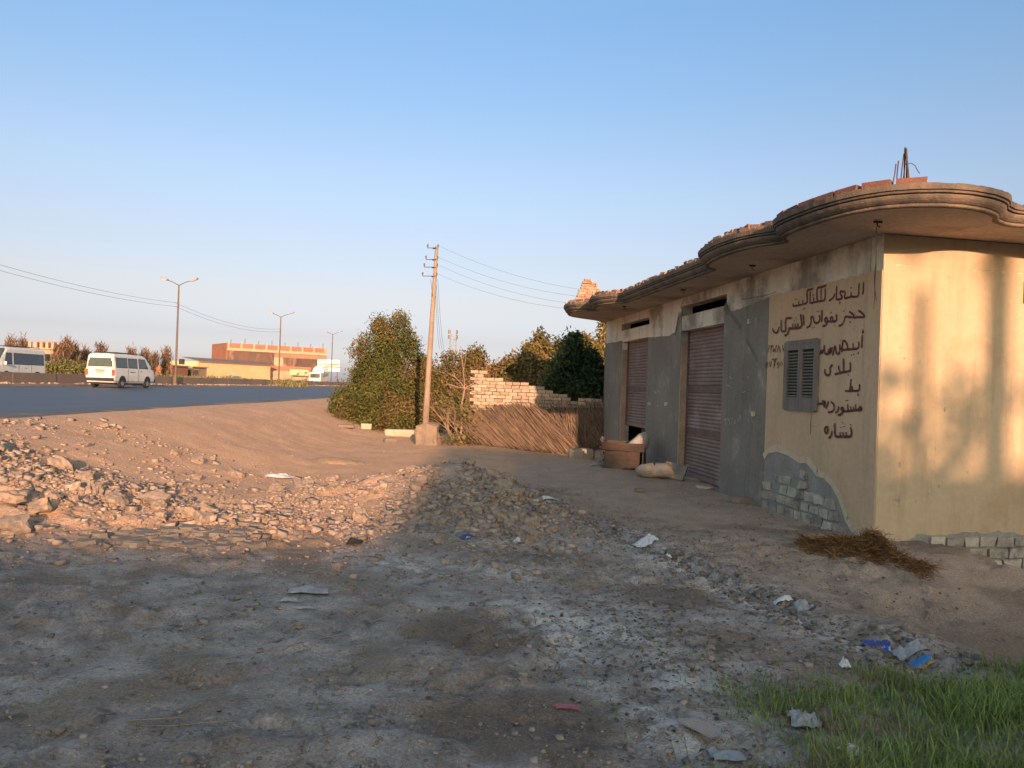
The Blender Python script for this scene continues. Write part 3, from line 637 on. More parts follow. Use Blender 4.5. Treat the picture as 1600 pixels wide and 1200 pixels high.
roof_mb.v += [(x, y, ZW + .006) for x, y in ins] + [(x, y, ZW + .20) for x, y in ins]
roof_mb.f += [tuple(range(n)), tuple(range(2 * n - 1, n - 1, -1))] + [(k, k + 1, n + k + 1, n + k) for k in range(n - 1)] + [(n - 1, 0, n, 2 * n - 1)]
roof = obj('roof_slab', roof_mb, m_soff, B)
co = obj('cornice', mb, m_corn, roof)
# course of red bricks and rubble along the cornice top
def oat(t):
    i = min(int(t), len(OL) - 2); f = t - i; a, b_ = Vector(OL[i]), Vector(OL[i + 1]); return a.lerp(b_, f), (b_ - a).normalized()
def outl(y): 
    k = min(range(len(OL)), key=lambda q: abs(OL[q][1] - y) + (9 if OL[q][0] > 5 else 0)); return k
i0 = min(range(len(OL)), key=lambda q: math.dist(OL[q], (3.92, 7.70))); i1 = min(range(len(OL)), key=lambda q: math.dist(OL[q], (3.27, 9.45)))
acc = 0; seglen = [math.dist(OL[i], OL[i + 1]) for i in range(len(OL) - 1)]
def walk(ia, ib, step):
    pos = 0; out = []; tgt = 0
    for i in range(ia, ib):
        L_ = seglen[i]
        while tgt < pos + L_: out.append(oat(i + (tgt - pos) / L_)); tgt += step
        pos += L_
    return out
for p, d in walk(i0, i1, .30):
    nrm = Vector((-d.y, d.x))
    q = p + nrm * .03; bmk = MB(); bmk.box((q.x, q.y, ZW + .246), (.275, .11, .066), rotz(math.atan2(d.y, d.x) + rnd(-.06, .06)), .006)
    obj('cornice_brick', bmk, m_brick, roof)
mb = MB(); i2 = min(range(len(OL)), key=lambda q: math.dist(OL[q], (1.9, 21.0)))
for p, d in walk(i1, i2, .12):
    nrm = Vector((-d.y, d.x))
    for lay in range(2):
        if random.random() < (.9, .6)[lay]:
            q = p + nrm * (.03 - .05 * lay + rnd(-.02, .02)); mb.box((q.x, q.y, ZW + .235 + .05 * lay), (rnd(.10, .17), rnd(.09, .14), rnd(.04, .065)), rotz(math.atan2(d.y, d.x) + rnd(-.3, .3)), .014)
obj('brick_rubble', mb, mk('dusty_brick_rubble', (.27, .15, .105), (.21, .155, .125), 9, .95, .5, 40, island=.35), roof)
mb = MB(); z = 3.83; k = 0
while z < 4.58:
    f = (z - 3.83) / .75; xl = 1.50 + .30 * f + rnd(-.02, .02); xr = 2.42 - .36 * f - (.10 if f > .85 else 0) + rnd(-.02, .02)
    for yy in (20.05, 20.17):
        x = xl
        while x < xr - .04:
            w = min(rnd(.11, .25), xr - x); mb.box((x + w / 2, yy + rnd(-.01, .01), z + .033), (w - .012, .115, .060), None, .007); x += w
    z += .07; k += 1
for x in np.arange(1.95, 2.35, .14):
    mb.box((x, 18.92, 3.87), (.15, .3, .10), rotz(.1), .01); 
obj('broken_brick_stub', mb, mk('pale_brick', (.42, .27, .19), (.36, .22, .15), 8, .95, .5, 40, island=.25), roof)
# column stub with reinforcing bars
P = at(1408, 287, 8.1); stub = MB()
stub.box((P.x + .02, P.y, ZW + .245), (.20, .16, .10), rotz(.3), .02); cs = obj('column_stub', stub, m_brick, roof)
for a, b_, c_, d_ in ((1395, 284, 1400, 256), (1401, 284, 1404, 251), (1407, 284, 1412.5, 240), (1413, 284, 1414, 230), (1416, 284, 1416, 231), (1421, 284, 1416.5, 232), (1418, 284, 1417, 246), (1411, 284, 1415, 234)):
    bar = MB(); p, q = at(a, b_ + 3, P.y + rnd(-.06, .06)), at(c_, d_, P.y + rnd(-.04, .04)); bar.tube([p, p.lerp(q, .5) + Vector((rnd(-.006, .006), 0, 0)), q], .0062, 6); obj('reinforcing_bar', bar, m_rust, cs)
bar = MB(); bar.tube([at(x, y, P.y) for x, y in ((1415, 256.5), (1424, 255), (1430, 259), (1434, 267), (1437, 271))], .0045, 5); obj('reinforcing_bar', bar, m_rust, cs)
# ------------------------------------------------------------------ garden wall of pale blocks, reeds leaning on it
FY = 22.0
m_fblock = mk('sunworn_block', (.45, .35, .26), (.35, .265, .195), 5, .95, .5, 30, island=.22)
gw = thing('garden_wall', 'ruined wall of pale stone blocks with a broken top behind the leaning reeds', 'wall', (1.0, FY, -.4))
mb = MB(); mo = MB(); r = random.Random(12); z = -.5; row = 0
def ftop(x): return float(np.interp(x, [-1.23, -.80, -.76, -.30, .63, .89, 1.35, 1.86, 5], [2.19, 2.14, 1.92, 1.90, 1.80, 1.72, 1.52, 1.42, 1.40])) + .05 * math.sin(x * 9)  # outline and reed tops below scaled about the camera to this depth, heights retouched
while z < 2.3:
    x = -1.20 + (.12 if row % 2 else 0)
    while x < 5:
        w = r.uniform(.21, .265)
        if z + .10 < ftop(x + w / 2) + .08 + r.uniform(-.05, .03): 
            mb.box((x + w / 2, FY + r.uniform(-.012, .012), z + .049), (w - .016, .16, .086), None, .008); mo.box((x + w / 2, FY + .02, z + .049), (w + .002, .11, .098))
        x += w
    z += .098; row += 1
obj('stone_block', mb, m_fblock, gw); obj('mortar', mo, mk('dark_joint', (.11, .085, .07), (.07, .055, .05), 8, .95, .3), gw)
# reeds: a screen of cut stalks stacked aslant against the wall
rs = thing('reed_stack', 'stack of dry brown reed stalks leaning aslant along the block wall', 'reed stack', (1.0, FY - .4, -.4))
V = []
def stalkquad(p, q, w, face):                               # three-sided stalk
    d = (q - p); d.normalize(); a = d.cross(face); a.normalize(); f = face * w * .8
    A = [p + a * w, p - a * w, p + f]; Bq = [q + a * w * .7, q - a * w * .7, q + f * .7]
    for k in range(3): V.append([A[k], A[(k + 1) % 3], Bq[(k + 1) % 3], Bq[k]])
fc = Vector((0, -1, .12)).normalized()
for k in range(2600):
    x = r.uniform(-1.27, 4.6); right = x > 1.3 + r.uniform(-.35, .35)
    hb = base_h(np.array([x]), np.array([FY]))[0]
    top_h = (1.10 if not right else 1.34) + .10 * math.sin(x * 2.3) + r.uniform(-.16, .05)
    if not right:
        ln = r.uniform(.7, 2.0); an = R(r.gauss(43, 7)); zz = r.uniform(hb - .05, max(hb + .1, top_h - ln * math.sin(an) * .75))
        p = Vector((x + ln * math.cos(an) * .5, FY - .24 - r.uniform(0, .22) - max(0, .35 - (zz - hb)) * .4, zz)); q = p + Vector((-math.cos(an) * ln, .10, math.sin(an) * ln))
        if q.z > top_h + .12: q = p.lerp(q, max(.1, (top_h - p.z) / (q.z - p.z)))
    else:
        ln = r.uniform(.3, .8); an = R(r.gauss(68, 14)); zz = r.uniform(hb, max(hb + .1, top_h - .4)); p = Vector((x, FY - .22 - r.uniform(0, .24), zz)); q = p + Vector((-math.cos(an) * ln, .05, math.sin(an) * ln))
    stalkquad(p, q, r.uniform(.006, .013), fc)
m_reed = mk('dry_reed', (.215, .15, .105), (.15, .105, .077), 3, .9, .3, 60, island=.45)
quads('reed_stalks', np.array([[tuple(v) for v in q] for q in V]), m_reed, rs, origin=ORG[rs.name])
mb = MB(); mb.add([(-1.23, FY - .20, -.8), (4.7, FY - .20, -.8), (4.7, FY - .10, 1.27), (1.15, FY - .10, 1.16), (.7, FY - .10, 1.0), (-1.23, FY - .10, 1.0), (-1.23, FY - .09, -.8), (4.7, FY - .09, -.8)], [(0, 1, 2, 3, 4, 5), (0, 1, 7, 6)])
obj('packed_reed', mb, mk('packed_reed', (.13, .09, .065), (.08, .058, .045), 9, .95, .5, 60, stretch=(1, 1, .5)), rs)

# ------------------------------------------------------------------ trees and shrubs
LEAFM = {}
def leafmat(name, c1, c2, c3=None, tr=.25): return mk(name, c1, c2, .9, .75, 0, island=.40, c3=c3, s3=.55, trans=tr, spec=.25, lo=.4, hi=.6, c3lo=.46, c3hi=.58)
m_bark = mk('bark', (.11, .082, .06), (.16, .12, .09), 8, .95, .5, 30, stretch=(1, 1, .3))
def leaves(lobes, size, per=7, spread=.22, fill=.55, seed=0, aspect=.45, up=.25, clip=None):
    g = np.random.default_rng(seed); out = []
    for (cx, cy, cz, rx, ry, rz, n) in lobes:
        nc = max(1, n // per); u = g.normal(size=(nc, 3)); u /= np.linalg.norm(u, axis=1)[:, None]
        rad = 1 - (1 - fill) * g.random(nc) ** 1.4
        rad *= .80 + .42 * fbm(u[:, 0] * 2.3 + seed + u[:, 2], u[:, 1] * 2.3 + u[:, 2] * 2.9, 3, seed)       # uneven outline
        c = np.array([cx, cy, cz]) + u * rad[:, None] * np.array([rx, ry, rz])
        C = np.repeat(c, per, 0) + g.normal(size=(nc * per, 3)) * spread * .5
        out.append(C)
    C = np.concatenate(out)
    if clip is not None: C = C[clip(C)]
    n = len(C); s = size * (.6 + .8 * g.random(n))
    a = g.normal(size=(n, 3)); a[:, 2] += up; a /= np.linalg.norm(a, axis=1)[:, None]
    b_ = np.cross(a, g.normal(size=(n, 3))); b_ /= np.linalg.norm(b_, axis=1)[:, None] + 1e-9
    a *= s[:, None]; b_ *= (s * aspect)[:, None]
    return np.stack([C - a, C + b_ - a * .1, C + a, C - b_ - a * .1], 1)
def limbs(mb, base, lobes, r0, seed=0, k=3):
    g = random.Random(seed); base = Vector(base)
    for (cx, cy, cz, rx, ry, rz, n) in lobes:
        for q in range(k):
            t = Vector((cx + g.uniform(-.6, .6) * rx, cy + g.uniform(-.6, .6) * ry, cz + g.uniform(-.2, .7) * rz)); s = base + Vector((g.uniform(-.1, .1), g.uniform(-.1, .1), -.1))
            mid = s.lerp(t, .5) + Vector((g.uniform(-.15, .15), g.uniform(-.15, .15), .15)); mb.tube([s, mid, t], [r0, r0 * .6, r0 * .15], 6)
def tree(name, label, cat, base, lobes, size, mat, r0=.06, seed=0, group=None, k=3, **kw):
    t = thing(name, label, cat, base, group)
    quads('crown', leaves(lobes, size, seed=seed, **kw), mat, t, origin=base)
    mb = MB(); limbs(mb, base, lobes, r0, seed, k); obj('trunk', mb, m_bark, t)
    return t
m_leafA = leafmat('acacia_leaf', (.135, .135, .036), (.078, .098, .028), (.185, .135, .052))
m_leafB = leafmat('dusty_brown_leaf', (.22, .155, .065), (.14, .118, .045), (.30, .185, .085))
m_leafC = leafmat('dark_green_leaf', (.055, .085, .033), (.036, .062, .027), (.10, .11, .042))
m_leafD = leafmat('olive_leaf', (.19, .165, .052), (.12, .125, .04), (.26, .185, .07))
def gz(x, y): return hz(x, y)
TX, TY = -4.3, 26.6
def clumps(peaks, seed, n, dens=900):                       # many small uneven tufts filling pointed crowns
    g = random.Random(seed); out = []
    for k in range(n):
        cx, cy, z0, h_, R_ = g.choice(peaks); t = g.random() ** .85; rr_ = R_ * (1 - t ** 1.7) + .06; q = math.sqrt(g.uniform(.15, 1)) * g.uniform(.75, 1.12); a = g.uniform(0, 6.283)
        s = (.17 + .24 * (1 - t) * g.random() + .05) * (R_ / 1.4) ** .5
        out.append((cx + math.cos(a) * rr_ * q, cy + math.sin(a) * rr_ * q * .8, z0 + .15 + t * h_, s, s, s * g.uniform(.9, 1.8), int(dens * s * s * 4 + 60)))
    return out
gb = gz(TX, TY)
tree('acacia_bush', 'largest green bush with two pointed tops at the roadside left of the utility pole', 'bush', (TX, TY, gb),
     clumps([(TX - .35, TY, gb, 3.5, 1.6), (TX + .35, TY, gb, 3.7, 1.6), (TX + .1, TY, gb, 2.3, 2.0), (TX - .75, TY, gb, 2.1, 1.2), (TX + 1.15, TY, gb, 2.3, 1.0), (TX, TY - .6, gb, 1.4, 1.85)], 3, 290, 800), .058, m_leafA, .05, 1, per=8, spread=.2, fill=.25, aspect=.30, up=.6, k=1)
X2 = -1.75; g2 = gz(X2, 27.2)
tree('brown_bush', 'brownish dusty bush directly behind the leafless shrub and utility pole', 'bush', (X2, 27.2, g2),
     clumps([(X2 - .1, 27.2, g2, 2.5, 1.15), (X2 + .4, 27.3, g2 + .4, 2.3, .8), (X2 - .6, 27.3, g2 + .3, 2.3, .8)], 5, 75, 800), .062, m_leafB, .05, 2, per=8, spread=.25, aspect=.4)
X3 = .15
tree('garden_bush', 'low dusty bush showing above the broken left end of the block wall', 'bush', (X3, 28.0, -.3),
     clumps([(X3, 28.0, .6, 2.1, 1.2), (X3 - .6, 28.1, .8, 1.75, .8), (X3 + .8, 27.8, .7, 1.95, .9), (X3 + .3, 28, .6, 1.7, 1.4)], 6, 95, 850), .065, m_leafB, .05, 3, per=8, aspect=.4)
tree('garden_tree', 'tall brown-tipped tree rising behind the middle of the block wall', 'tree', (1.15, 28.6, -.3),
     clumps([(.45, 28.4, .6, 2.3, .9), (1.0, 28.5, .8, 2.6, 1.0), (.9, 28.6, 1.2, 2.4, .7), (1.75, 28.7, .9, 2.6, .9)], 7, 75, 800), .07, m_leafD, .06, 4, per=8)
tree('dark_tree', 'dark green tree overhanging the right end of the block wall beside the shop', 'tree', (2.3, 23.7, 0),
     clumps([(1.65, 23.5, .7, 1.9, .8), (2.4, 23.5, .6, 1.9, .95), (1.91, 23.7, 1.2, 1.9, .6), (3.3, 23.6, .6, 2.1, .9)], 8, 110, 1000), .07, m_leafC, .07, 5, per=8)  # crown positions scaled about the camera from a farther depth, then retouched
tree('yellow_green_tree', 'yellow-green lit tree crown above the dark tree beside the shop', 'tree', (3.3, 30.5, -.3),
     clumps([(2.75, 30.5, .8, 3.0, 1.0), (3.6, 30.6, .8, 3.5, 1.1), (3.2, 30.5, .8, 2.4, 1.4)], 9, 80, 800), .075, m_leafD, .07, 6, per=8)
# leafless shrub in front
ls = thing('leafless_shrub', 'bare pale-twigged shrub with a forked stem beside the pole footing', 'shrub', (-1.42, 21.6, gz(-1.42, 21.6)))  # shrub brought nearer by scaling its position about the camera
mb = MB(); g = random.Random(5); b0 = ORG[ls.name]
def branch(p, d, ln, rad, dep):
    q = p + d * ln; mid = p.lerp(q, .5) + Vector((g.uniform(-.05, .05), 0, g.uniform(-.03, .05))) * ln; mb.tube([p, mid, q], [rad, rad * .8, rad * .6], 5)
    if dep > 0:
        for _ in range(g.choice((2, 2, 3))): branch(p.lerp(q, g.uniform(.55, 1)), (d + Vector((g.uniform(-.75, .75), g.uniform(-.4, .4), g.uniform(-.25, .5)))).normalized(), ln * g.uniform(.5, .8), rad * .6, dep - 1)
mb.tube([b0 + Vector((0, 0, -.05)), b0 + Vector((.05, 0, .5)), b0 + Vector((.03, 0, 1.15)), b0 + Vector((.1, 0, 1.6))], [.035, .03, .028, .022], 6)
top = b0 + Vector((.1, 0, 1.6))
for d in ((-.5, 0, .55), (.75, 0, .5), (-.75, 0, .15), (.35, .1, -.1)): branch(top, Vector(d).normalized(), .42, .016, 1)
branch(top, Vector((-.12, 0, 1)), .8, .014, 1)
for k in range(12): branch(b0 + Vector((g.uniform(-.12, .12), g.uniform(-.1, .1), 0)), Vector((g.uniform(-.8, .8), g.uniform(-.3, .3), 1)).normalized(), g.uniform(.5, .9), .013, 2)
obj('twigs', mb, mk('pale_twig', (.36, .25, .165), (.27, .185, .125), 8, .9, .2), ls)
quads('leaves', leaves([(b0.x + .35, b0.y, b0.z + .75, .5, .3, .35, 380), (b0.x, b0.y, b0.z + .9, .35, .3, .35, 260), (b0.x - .4, b0.y, b0.z + 1.1, .3, .3, .3, 160), (b0.x, b0.y, b0.z + .12, .6, .35, .2, 420)], .05, seed=9, fill=.1), m_leafD, ls, origin=b0)
tree('low_shrub', 'small green shrub at the foot of the large acacia bush', 'shrub', (-3.45, 25.0, gz(-3.45, 25)), [(-3.45, 25.0, gz(-3.45, 25) + .3, .42, .35, .36, 900)], .05, m_leafA, .02, 10, k=2)

# ------------------------------------------------------------------ utility pole, its footing and wires
PY = 21.5
pb = at(664, 668, PY); pt = at(682.5, 384.5, PY)
up = thing('utility_pole', 'tall pale wooden utility pole leaning slightly beside the roadside bushes', 'utility pole', tuple(pb))
mb = MB(); mb.tube([pb + Vector((0, 0, -.4)), pb.lerp(pt, .3), pb.lerp(pt, .65), pt], [.088, .078, .063, .046], 12)
for t in (.42, .58, .72): c_ = pb.lerp(pt, t); mb.tube([c_, c_ + Vector((0, 0, .04))], .083 - .027 * t, 12)
obj('pole', mb, mk('pale_pole_wood', (.33, .255, .19), (.26, .20, .15), 3, .85, .3, 30, stretch=(1, 1, .12), c3=(.22, .165, .125), s3=2), up)
m_ins = mk('insulator', (.10, .085, .075), (.14, .12, .10), 20, .5, 0)
ins = []
for k, yy in enumerate((388, 406, 418, 432)):
    c_ = at(679.5 - k * .7, yy, PY); mb = MB(); xl = -.20 - .035 * k
    mb.tube([c_ + Vector((xl, -.02, 0)), c_ + Vector((.10, -.02, .01))], .011, 6); mb.box(c_, (.12, .14, .024))
    br = obj('bracket', mb, m_rust, up)
    for xx in (xl, .09):
        im = MB(); p = c_ + Vector((xx, -.02, 0)); im.tube([p, p + Vector((0, 0, .03)), p + Vector((0, 0, .045)), p + Vector((0, 0, .07)), p + Vector((0, 0, .085)), p + Vector((0, 0, .11))], [.010, .010, .024, .018, .024, .012], 8); obj('insulator', im, m_ins, br)
    ins.append(c_ + Vector((.12, -.02, .07)))
m_wire = mk('black_wire', (.09, .09, .095), (.11, .11, .115), 5, .6, 0)
def wire(p, q, sag, r, n=18):
    p, q = Vector(p), Vector(q); mb = MB(); mb.tube([p.lerp(q, i / n) - Vector((0, 0, sag * 4 * (i / n) * (1 - i / n))) for i in range(n + 1)], r, 4); return mb
for k, (ex, ey) in enumerate(((906, 452), (903, 463), (899, 475), (895, 483))):
    q = at(ex, ey, 20.1)
    tag(obj('overhead_wire', wire(ins[k], q, .16, .0028), m_wire, origin=ins[k]), ('uppermost of the four overhead wires from the wooden pole to the shop roof', 'second overhead wire from the top between wooden pole and shop roof', 'third overhead wire from the top between wooden pole and shop roof', 'lowest of the four overhead wires from the wooden pole to the shop roof')[k], 'wire', 'overhead wires from the pole to the shop')
for k, (sx, sy, ex, ey) in enumerate(((684, 436, 694, 548), (682, 446, 691, 546), (681, 462, 688, 546))):
    p, q = at(sx, sy, PY + .05), at(ex, ey, 26.6); tag(obj('hanging_cable', wire(p, q, .25 + .05 * k, .004), m_wire, origin=p), 'thin slack cable dropping from the wooden pole into the bushes', 'cable', 'slack cables hanging from the wooden pole')
for k, (sx, sy, ex, ey) in enumerate(((677, 432, 671, 640), )):
    p, q = at(673, 436, PY - .1), at(676, 462, PY - .14); tag(obj('hanging_cable', wire(p, q, .02, .006, 6), m_wire, origin=p), 'short loose cable end under the lowest pole bracket', 'cable')
m_conc = mk('rough_concrete', (.27, .205, .155), (.21, .165, .13), 3, .95, .6, 14, c3=(.20, .16, .13), s3=1.5)
def lump(c, d, seed, sub=2, amp=.16, rot=0, flat=True):
    g = random.Random(seed); import bmesh
    bm = bmesh.new(); bmesh.ops.create_cube(bm, size=1)
    bmesh.ops.subdivide_edges(bm, edges=bm.edges, cuts=sub, use_grid_fill=True)
    vs = [v.co.copy() for v in bm.verts]; o = Vector((g.uniform(0, 50), g.uniform(0, 50), 0)); out = []
    from mathutils import noise as mn
    for v in vs:
        k = v.normalized() * .62; q = v.lerp(k, .38)
        q = q * (1 + amp * mn.noise(v * 2.1 + o * 1.3) + amp * .6 * mn.noise(v * 5 + o))
        q = rotz(rot) @ Vector((q.x * d[0], q.y * d[1], q.z * d[2])); out.append(q + Vector(c))
    mb = MB(); mb.add(out, [tuple(v.index for v in f.verts) for f in bm.faces]); bm.free(); return mb
fz = gz(pb.x, PY)
ft = lump((pb.x + .06, PY + .05, fz + .20), (.66, .55, .70), 3, 3, .3); tag(obj('concrete_footing', ft, m_conc, origin=(pb.x, PY, fz)), 'rough concrete footing lump cast around the pole base', 'footing')
def blk(px, py, w, d, h, rz, mat, label, cat, name, seed, tilt=0, jag=.02):
    p = gpt(px, py); mb = MB(); n = 3
    mb = lump((p.x, p.y, p.z + h * .42), (w, d, h), seed, 2, .05, rz)
    for i, v in enumerate(mb.v):
        pass
    return tag(obj(name, mb, mat, origin=tuple(p)), label, cat)
m_pale = mk('pale_limestone', (.55, .42, .30), (.46, .35, .26), 4, .95, .5, 26)
def brickblk(px, py, w, d, h, rz, mat, label, cat, name, jit=.012):
    p = gpt(px, py); mb = MB(); mb.box((p.x, p.y, p.z + h * .47), (w, d, h), rotz(rz), jit)
    o = obj(name, mb, mat, origin=tuple(p)); bv = o.modifiers.new('soft edges', 'BEVEL'); bv.width = .012; bv.segments = 2
    return tag(o, label, cat)
brickblk(660, 690, .34, .26, .30, .1, m_pale, 'pale squared block standing against the pole footing', 'stone block', 'stone_block')
brickblk(572, 670, .33, .25, .17, .2, m_pale, 'pale stone block lying alone in front of the large bush', 'stone block', 'stone_block')
blk(626, 681, 1.0, .34, .22, .08, m_pale, 'long pale stone lying left of the pole footing', 'stone', 'long_stone', 21)
blk(540, 668, .5, .3, .10, .2, m_conc, 'flat tan stone slab on the sand by the large bush', 'stone', 'flat_stone', 22)
blk(609, 691, .34, .25, .13, .5, m_conc, 'rounded tan stone just in front of the long pale stone', 'stone', 'round_stone', 23)
blk(908, 716, .62, .30, .26, -.1, mk('tan_concrete', (.34, .27, .21), (.28, .22, .17), 4, .95, .4, 26), 'tan concrete block lying at the foot of the reed stack', 'concrete block', 'concrete_block', 31)

# ------------------------------------------------------------------ things piled at the shop doors
m_crate = mk('rotten_crate_wood', (.085, .069, .056), (.055, .046, .038), 4, .9, .5, 30, stretch=(1, 1, 3), c3=(.10, .047, .032), s3=3.2, c3lo=.5, c3hi=.6)
c0 = gpt(972, 733); cr = thing('broken_crate', 'broken wooden crate with rusty stains at the half-open shutter', 'crate', tuple(c0))
U = FN * -.30 + FT * -.95; U = Vector((.96, -.25, 0)).normalized(); Vv = Vector((.25, .96, 0)).normalized(); rc = Matrix((U, Vv, Vector((0, 0, 1)))).transposed()
def cb(mb, a, bq, zc, d, jit=.008): mb.box(c0 + U * a + Vv * bq + Vector((0, 0, zc)), d, rc, jit); return mb
mb = MB(); cb(mb, -.16, 0, .19, (.44, .03, .36), .03); cb(mb, .21, .01, .21, (.27, .03, .38), .03); obj('front_board', mb, m_crate, cr)
mb = MB(); cb(mb, .0, -.03, .47, (.92, .035, .14), .03); obj('top_board', mb, m_crate, cr)
mb = MB(); cb(mb, .42, .32, .26, (.03, .62, .50), .015); cb(mb, 0, .64, .3, (.8, .03, .55), .015); cb(mb, 0, .32, .03, (.8, .6, .03), .005); obj('rear_boards', mb, m_crate, cr)
sl_ = MB()
for k in range(5): cb(sl_, -.44 - .02 * k, .05 + .13 * k, .33, (.03, .035, .62), .01)
for k in range(4): cb(sl_, -.48, .31, .12 + .16 * k, (.03, .62, .04), .008)
obj('side_slats', sl_, mk('grey_slat', (.20, .17, .145), (.13, .11, .095), 8, .9, .3), cr)
mb = MB()
def sack(path, rad, seed, n=14, sq=(1, 1)):
    g = random.Random(seed); rings = []
    path = [Vector(p) for p in path]
    for i, p in enumerate(path):
        d = (path[min(i + 1, len(path) - 1)] - path[max(i - 1, 0)]).normalized(); a = d.cross(Vector((.3, -.9, .1))).normalized(); b_ = d.cross(a)
        rings.append([p + a * (rad[i] * sq[0] * math.cos(2 * math.pi * k / n)) * (1 + .12 * math.sin(k * 2.3 + i)) + b_ * (rad[i] * sq[1] * math.sin(2 * math.pi * k / n)) * (1 + .12 * math.cos(k * 1.7 + i * 1.3)) + Vector((g.uniform(-.008, .008),) * 3) for k in range(n)])
    return MB().loft(rings)
s0 = c0 + Vector((0, .25, 0))
mb = sack([at(968, 716, c0.y + .35), at(980, 707, c0.y + .30), at(992, 699, c0.y + .30), at(1001, 692, c0.y + .35), at(1006, 683, c0.y + .42), at(1007, 676, c0.y + .45)], [.05, .13, .17, .17, .13, .04], 3)
tag(obj('white_sack', mb, mk('dirty_white_sack', (.44, .39, .34), (.33, .29, .255), 5, .85, .4, 18), origin=tuple(at(996, 700, c0.y + .35)), smooth=True), 'dirty white filled sack slumped over the broken crate', 'sack')
# dark barrel just inside the half-open shutter
p = fp((sh1[0] + sh1[1]) / 2 + .05, 0, -.55); gz1 = hz(p.x, p.y)
mb = MB(); zz = [0, .02, .3, .32, .34, .6, .62, .64, .9, .92]; rr_ = [.27, .28, .28, .295, .28, .28, .295, .28, .28, .26]
mb.tube([(p.x, p.y, gz1 + q) for q in zz], rr_, 20); tag(obj('dark_drum', mb, mk('dark_drum', (.035, .037, .042), (.05, .052, .058), 5, .5, .1), origin=(p.x, p.y, gz1), smooth=False), 'dark drum standing inside the half-open shutter', 'drum')
p = gpt(1024, 747); mb = sack([p + Vector((-.36, .10, .10)), p + Vector((-.25, .06, .13)), p + Vector((-.06, .02, .145)), p + Vector((-.03, .02, .12)), p + Vector((.02, .0, .145)), p + Vector((.22, -.04, .14)), p + Vector((.33, -.06, .08))], [.06, .13, .14, .115, .145, .15, .06], 8)
tag(obj('cement_sack', mb, mk('pale_hard_sack', (.40, .34, .28), (.28, .235, .195), 7, .9, .5, 22), origin=tuple(p), smooth=True), 'pale hardened cement sack lying between the two shutters', 'sack')
p = gpt(1053, 749); mb = MB(); mb.box((p.x + .02, p.y + .05, p.z + .14), (.42, .07, .34), rotz(-.3) @ Matrix.Rotation(R(-38), 3, 'X') @ Matrix.Rotation(R(12), 3, 'Y'), .01)
tag(obj('grey_board', mb, m_wood, origin=tuple(p)), 'dark grey board leaning on the wall by the large shutter', 'board')
for k, (px, py, w, d, h, lab) in enumerate(((1000, 769, .17, .12, .08, 'small tan stone on the earth path before the small shutter'), (1101, 763, .30, .18, .05, 'flat pale stone at the foot of the large shutter'), (1160, 786, .35, .25, .12, 'low dark clod where grey plaster meets the ground'), (1085, 750, .5, .16, .03, 'thin pale threshold stone under the large shutter'))):
    q = gpt(px, py); tag(obj('loose_stone', lump((q.x, q.y, q.z + h * .35), (w, d, h), 60 + k, 2, .15, rnd(0, 3)), m_pale if k in (1, 3) else m_conc, origin=tuple(q)), lab, 'stone')
# ------------------------------------------------------------------ rubble
m_stone = mk('rubble_stone', (.39, .29, .215), (.30, .235, .185), 5, .95, .55, 26, c3=(.24, .19, .155), s3=2.3, island=0, c3lo=.48, c3hi=.6)
m_stoneb = mk('gravel', (.37, .28, .215), (.24, .195, .165), 2.2, .95, .4, 40, island=.35)
protos = []
for k in range(16):
    mb = lump((0, 0, 0), (rnd(.8, 1.25), rnd(.7, 1.0), rnd(.5, .85)), 100 + k, 3, .34)
    me_ = bpy.data.meshes.new('rubble_stone'); me_.from_pydata(mb.v, [], mb.f); me_.materials.append(m_stone); protos.append(me_)
def rubble_pts(n, seed, size):
    g = np.random.default_rng(seed); out = []
    while len(out) < n:
        k = g.random(); 
        if k < .50: x, y = g.uniform(-8.2, -1.2), 9.0 + g.normal() * .7
        elif k < .60: x, y = g.uniform(-8, -2), g.uniform(8.5, 13.5)
        else:
            a = g.normal(size=2); x, y = -.8 + a[0] * .85, 11.2 + a[1] * 1.3
            if g.random() < .35: x, y = .1 + a[0] * .45, 9.8 + a[1] * 1.0
        w = .25 + .75 * float(fbm(x * 1.1, y * 1.1, 3, 131) > .47)
        if x > -7.8 and g.random() < w and x < float(gully_x(y)) + .15: out.append((x, y))
    return out
LAB = {'l': ('broken tan stone in the sunlit rubble spread left of the mound', 'rubble stones spread on the left'), 'm': ('broken stone on the rubble mound in the middle of the lot', 'rubble stones on the mound')}
cnt = 0
for i, (x, y) in enumerate(rubble_pts(286, 5, 0)):
    o = bpy.data.objects.new('rubble_stone', protos[i % 16]); COL.objects.link(o)
    s = float(np.clip(np.random.default_rng(i).lognormal(math.log(.095), .5), .05, .25)) * (1.0 if x < -2 else .8)
    o.scale = (s, s, s); o.rotation_euler = (rnd(-.5, .5), rnd(-.5, .5), rnd(0, 6.28)); o.location = (x, y, hz(x, y) + s * .12)
    L_ = LAB['l' if x < -1.9 else 'm']; tag(o, L_[0], 'stone', L_[1])
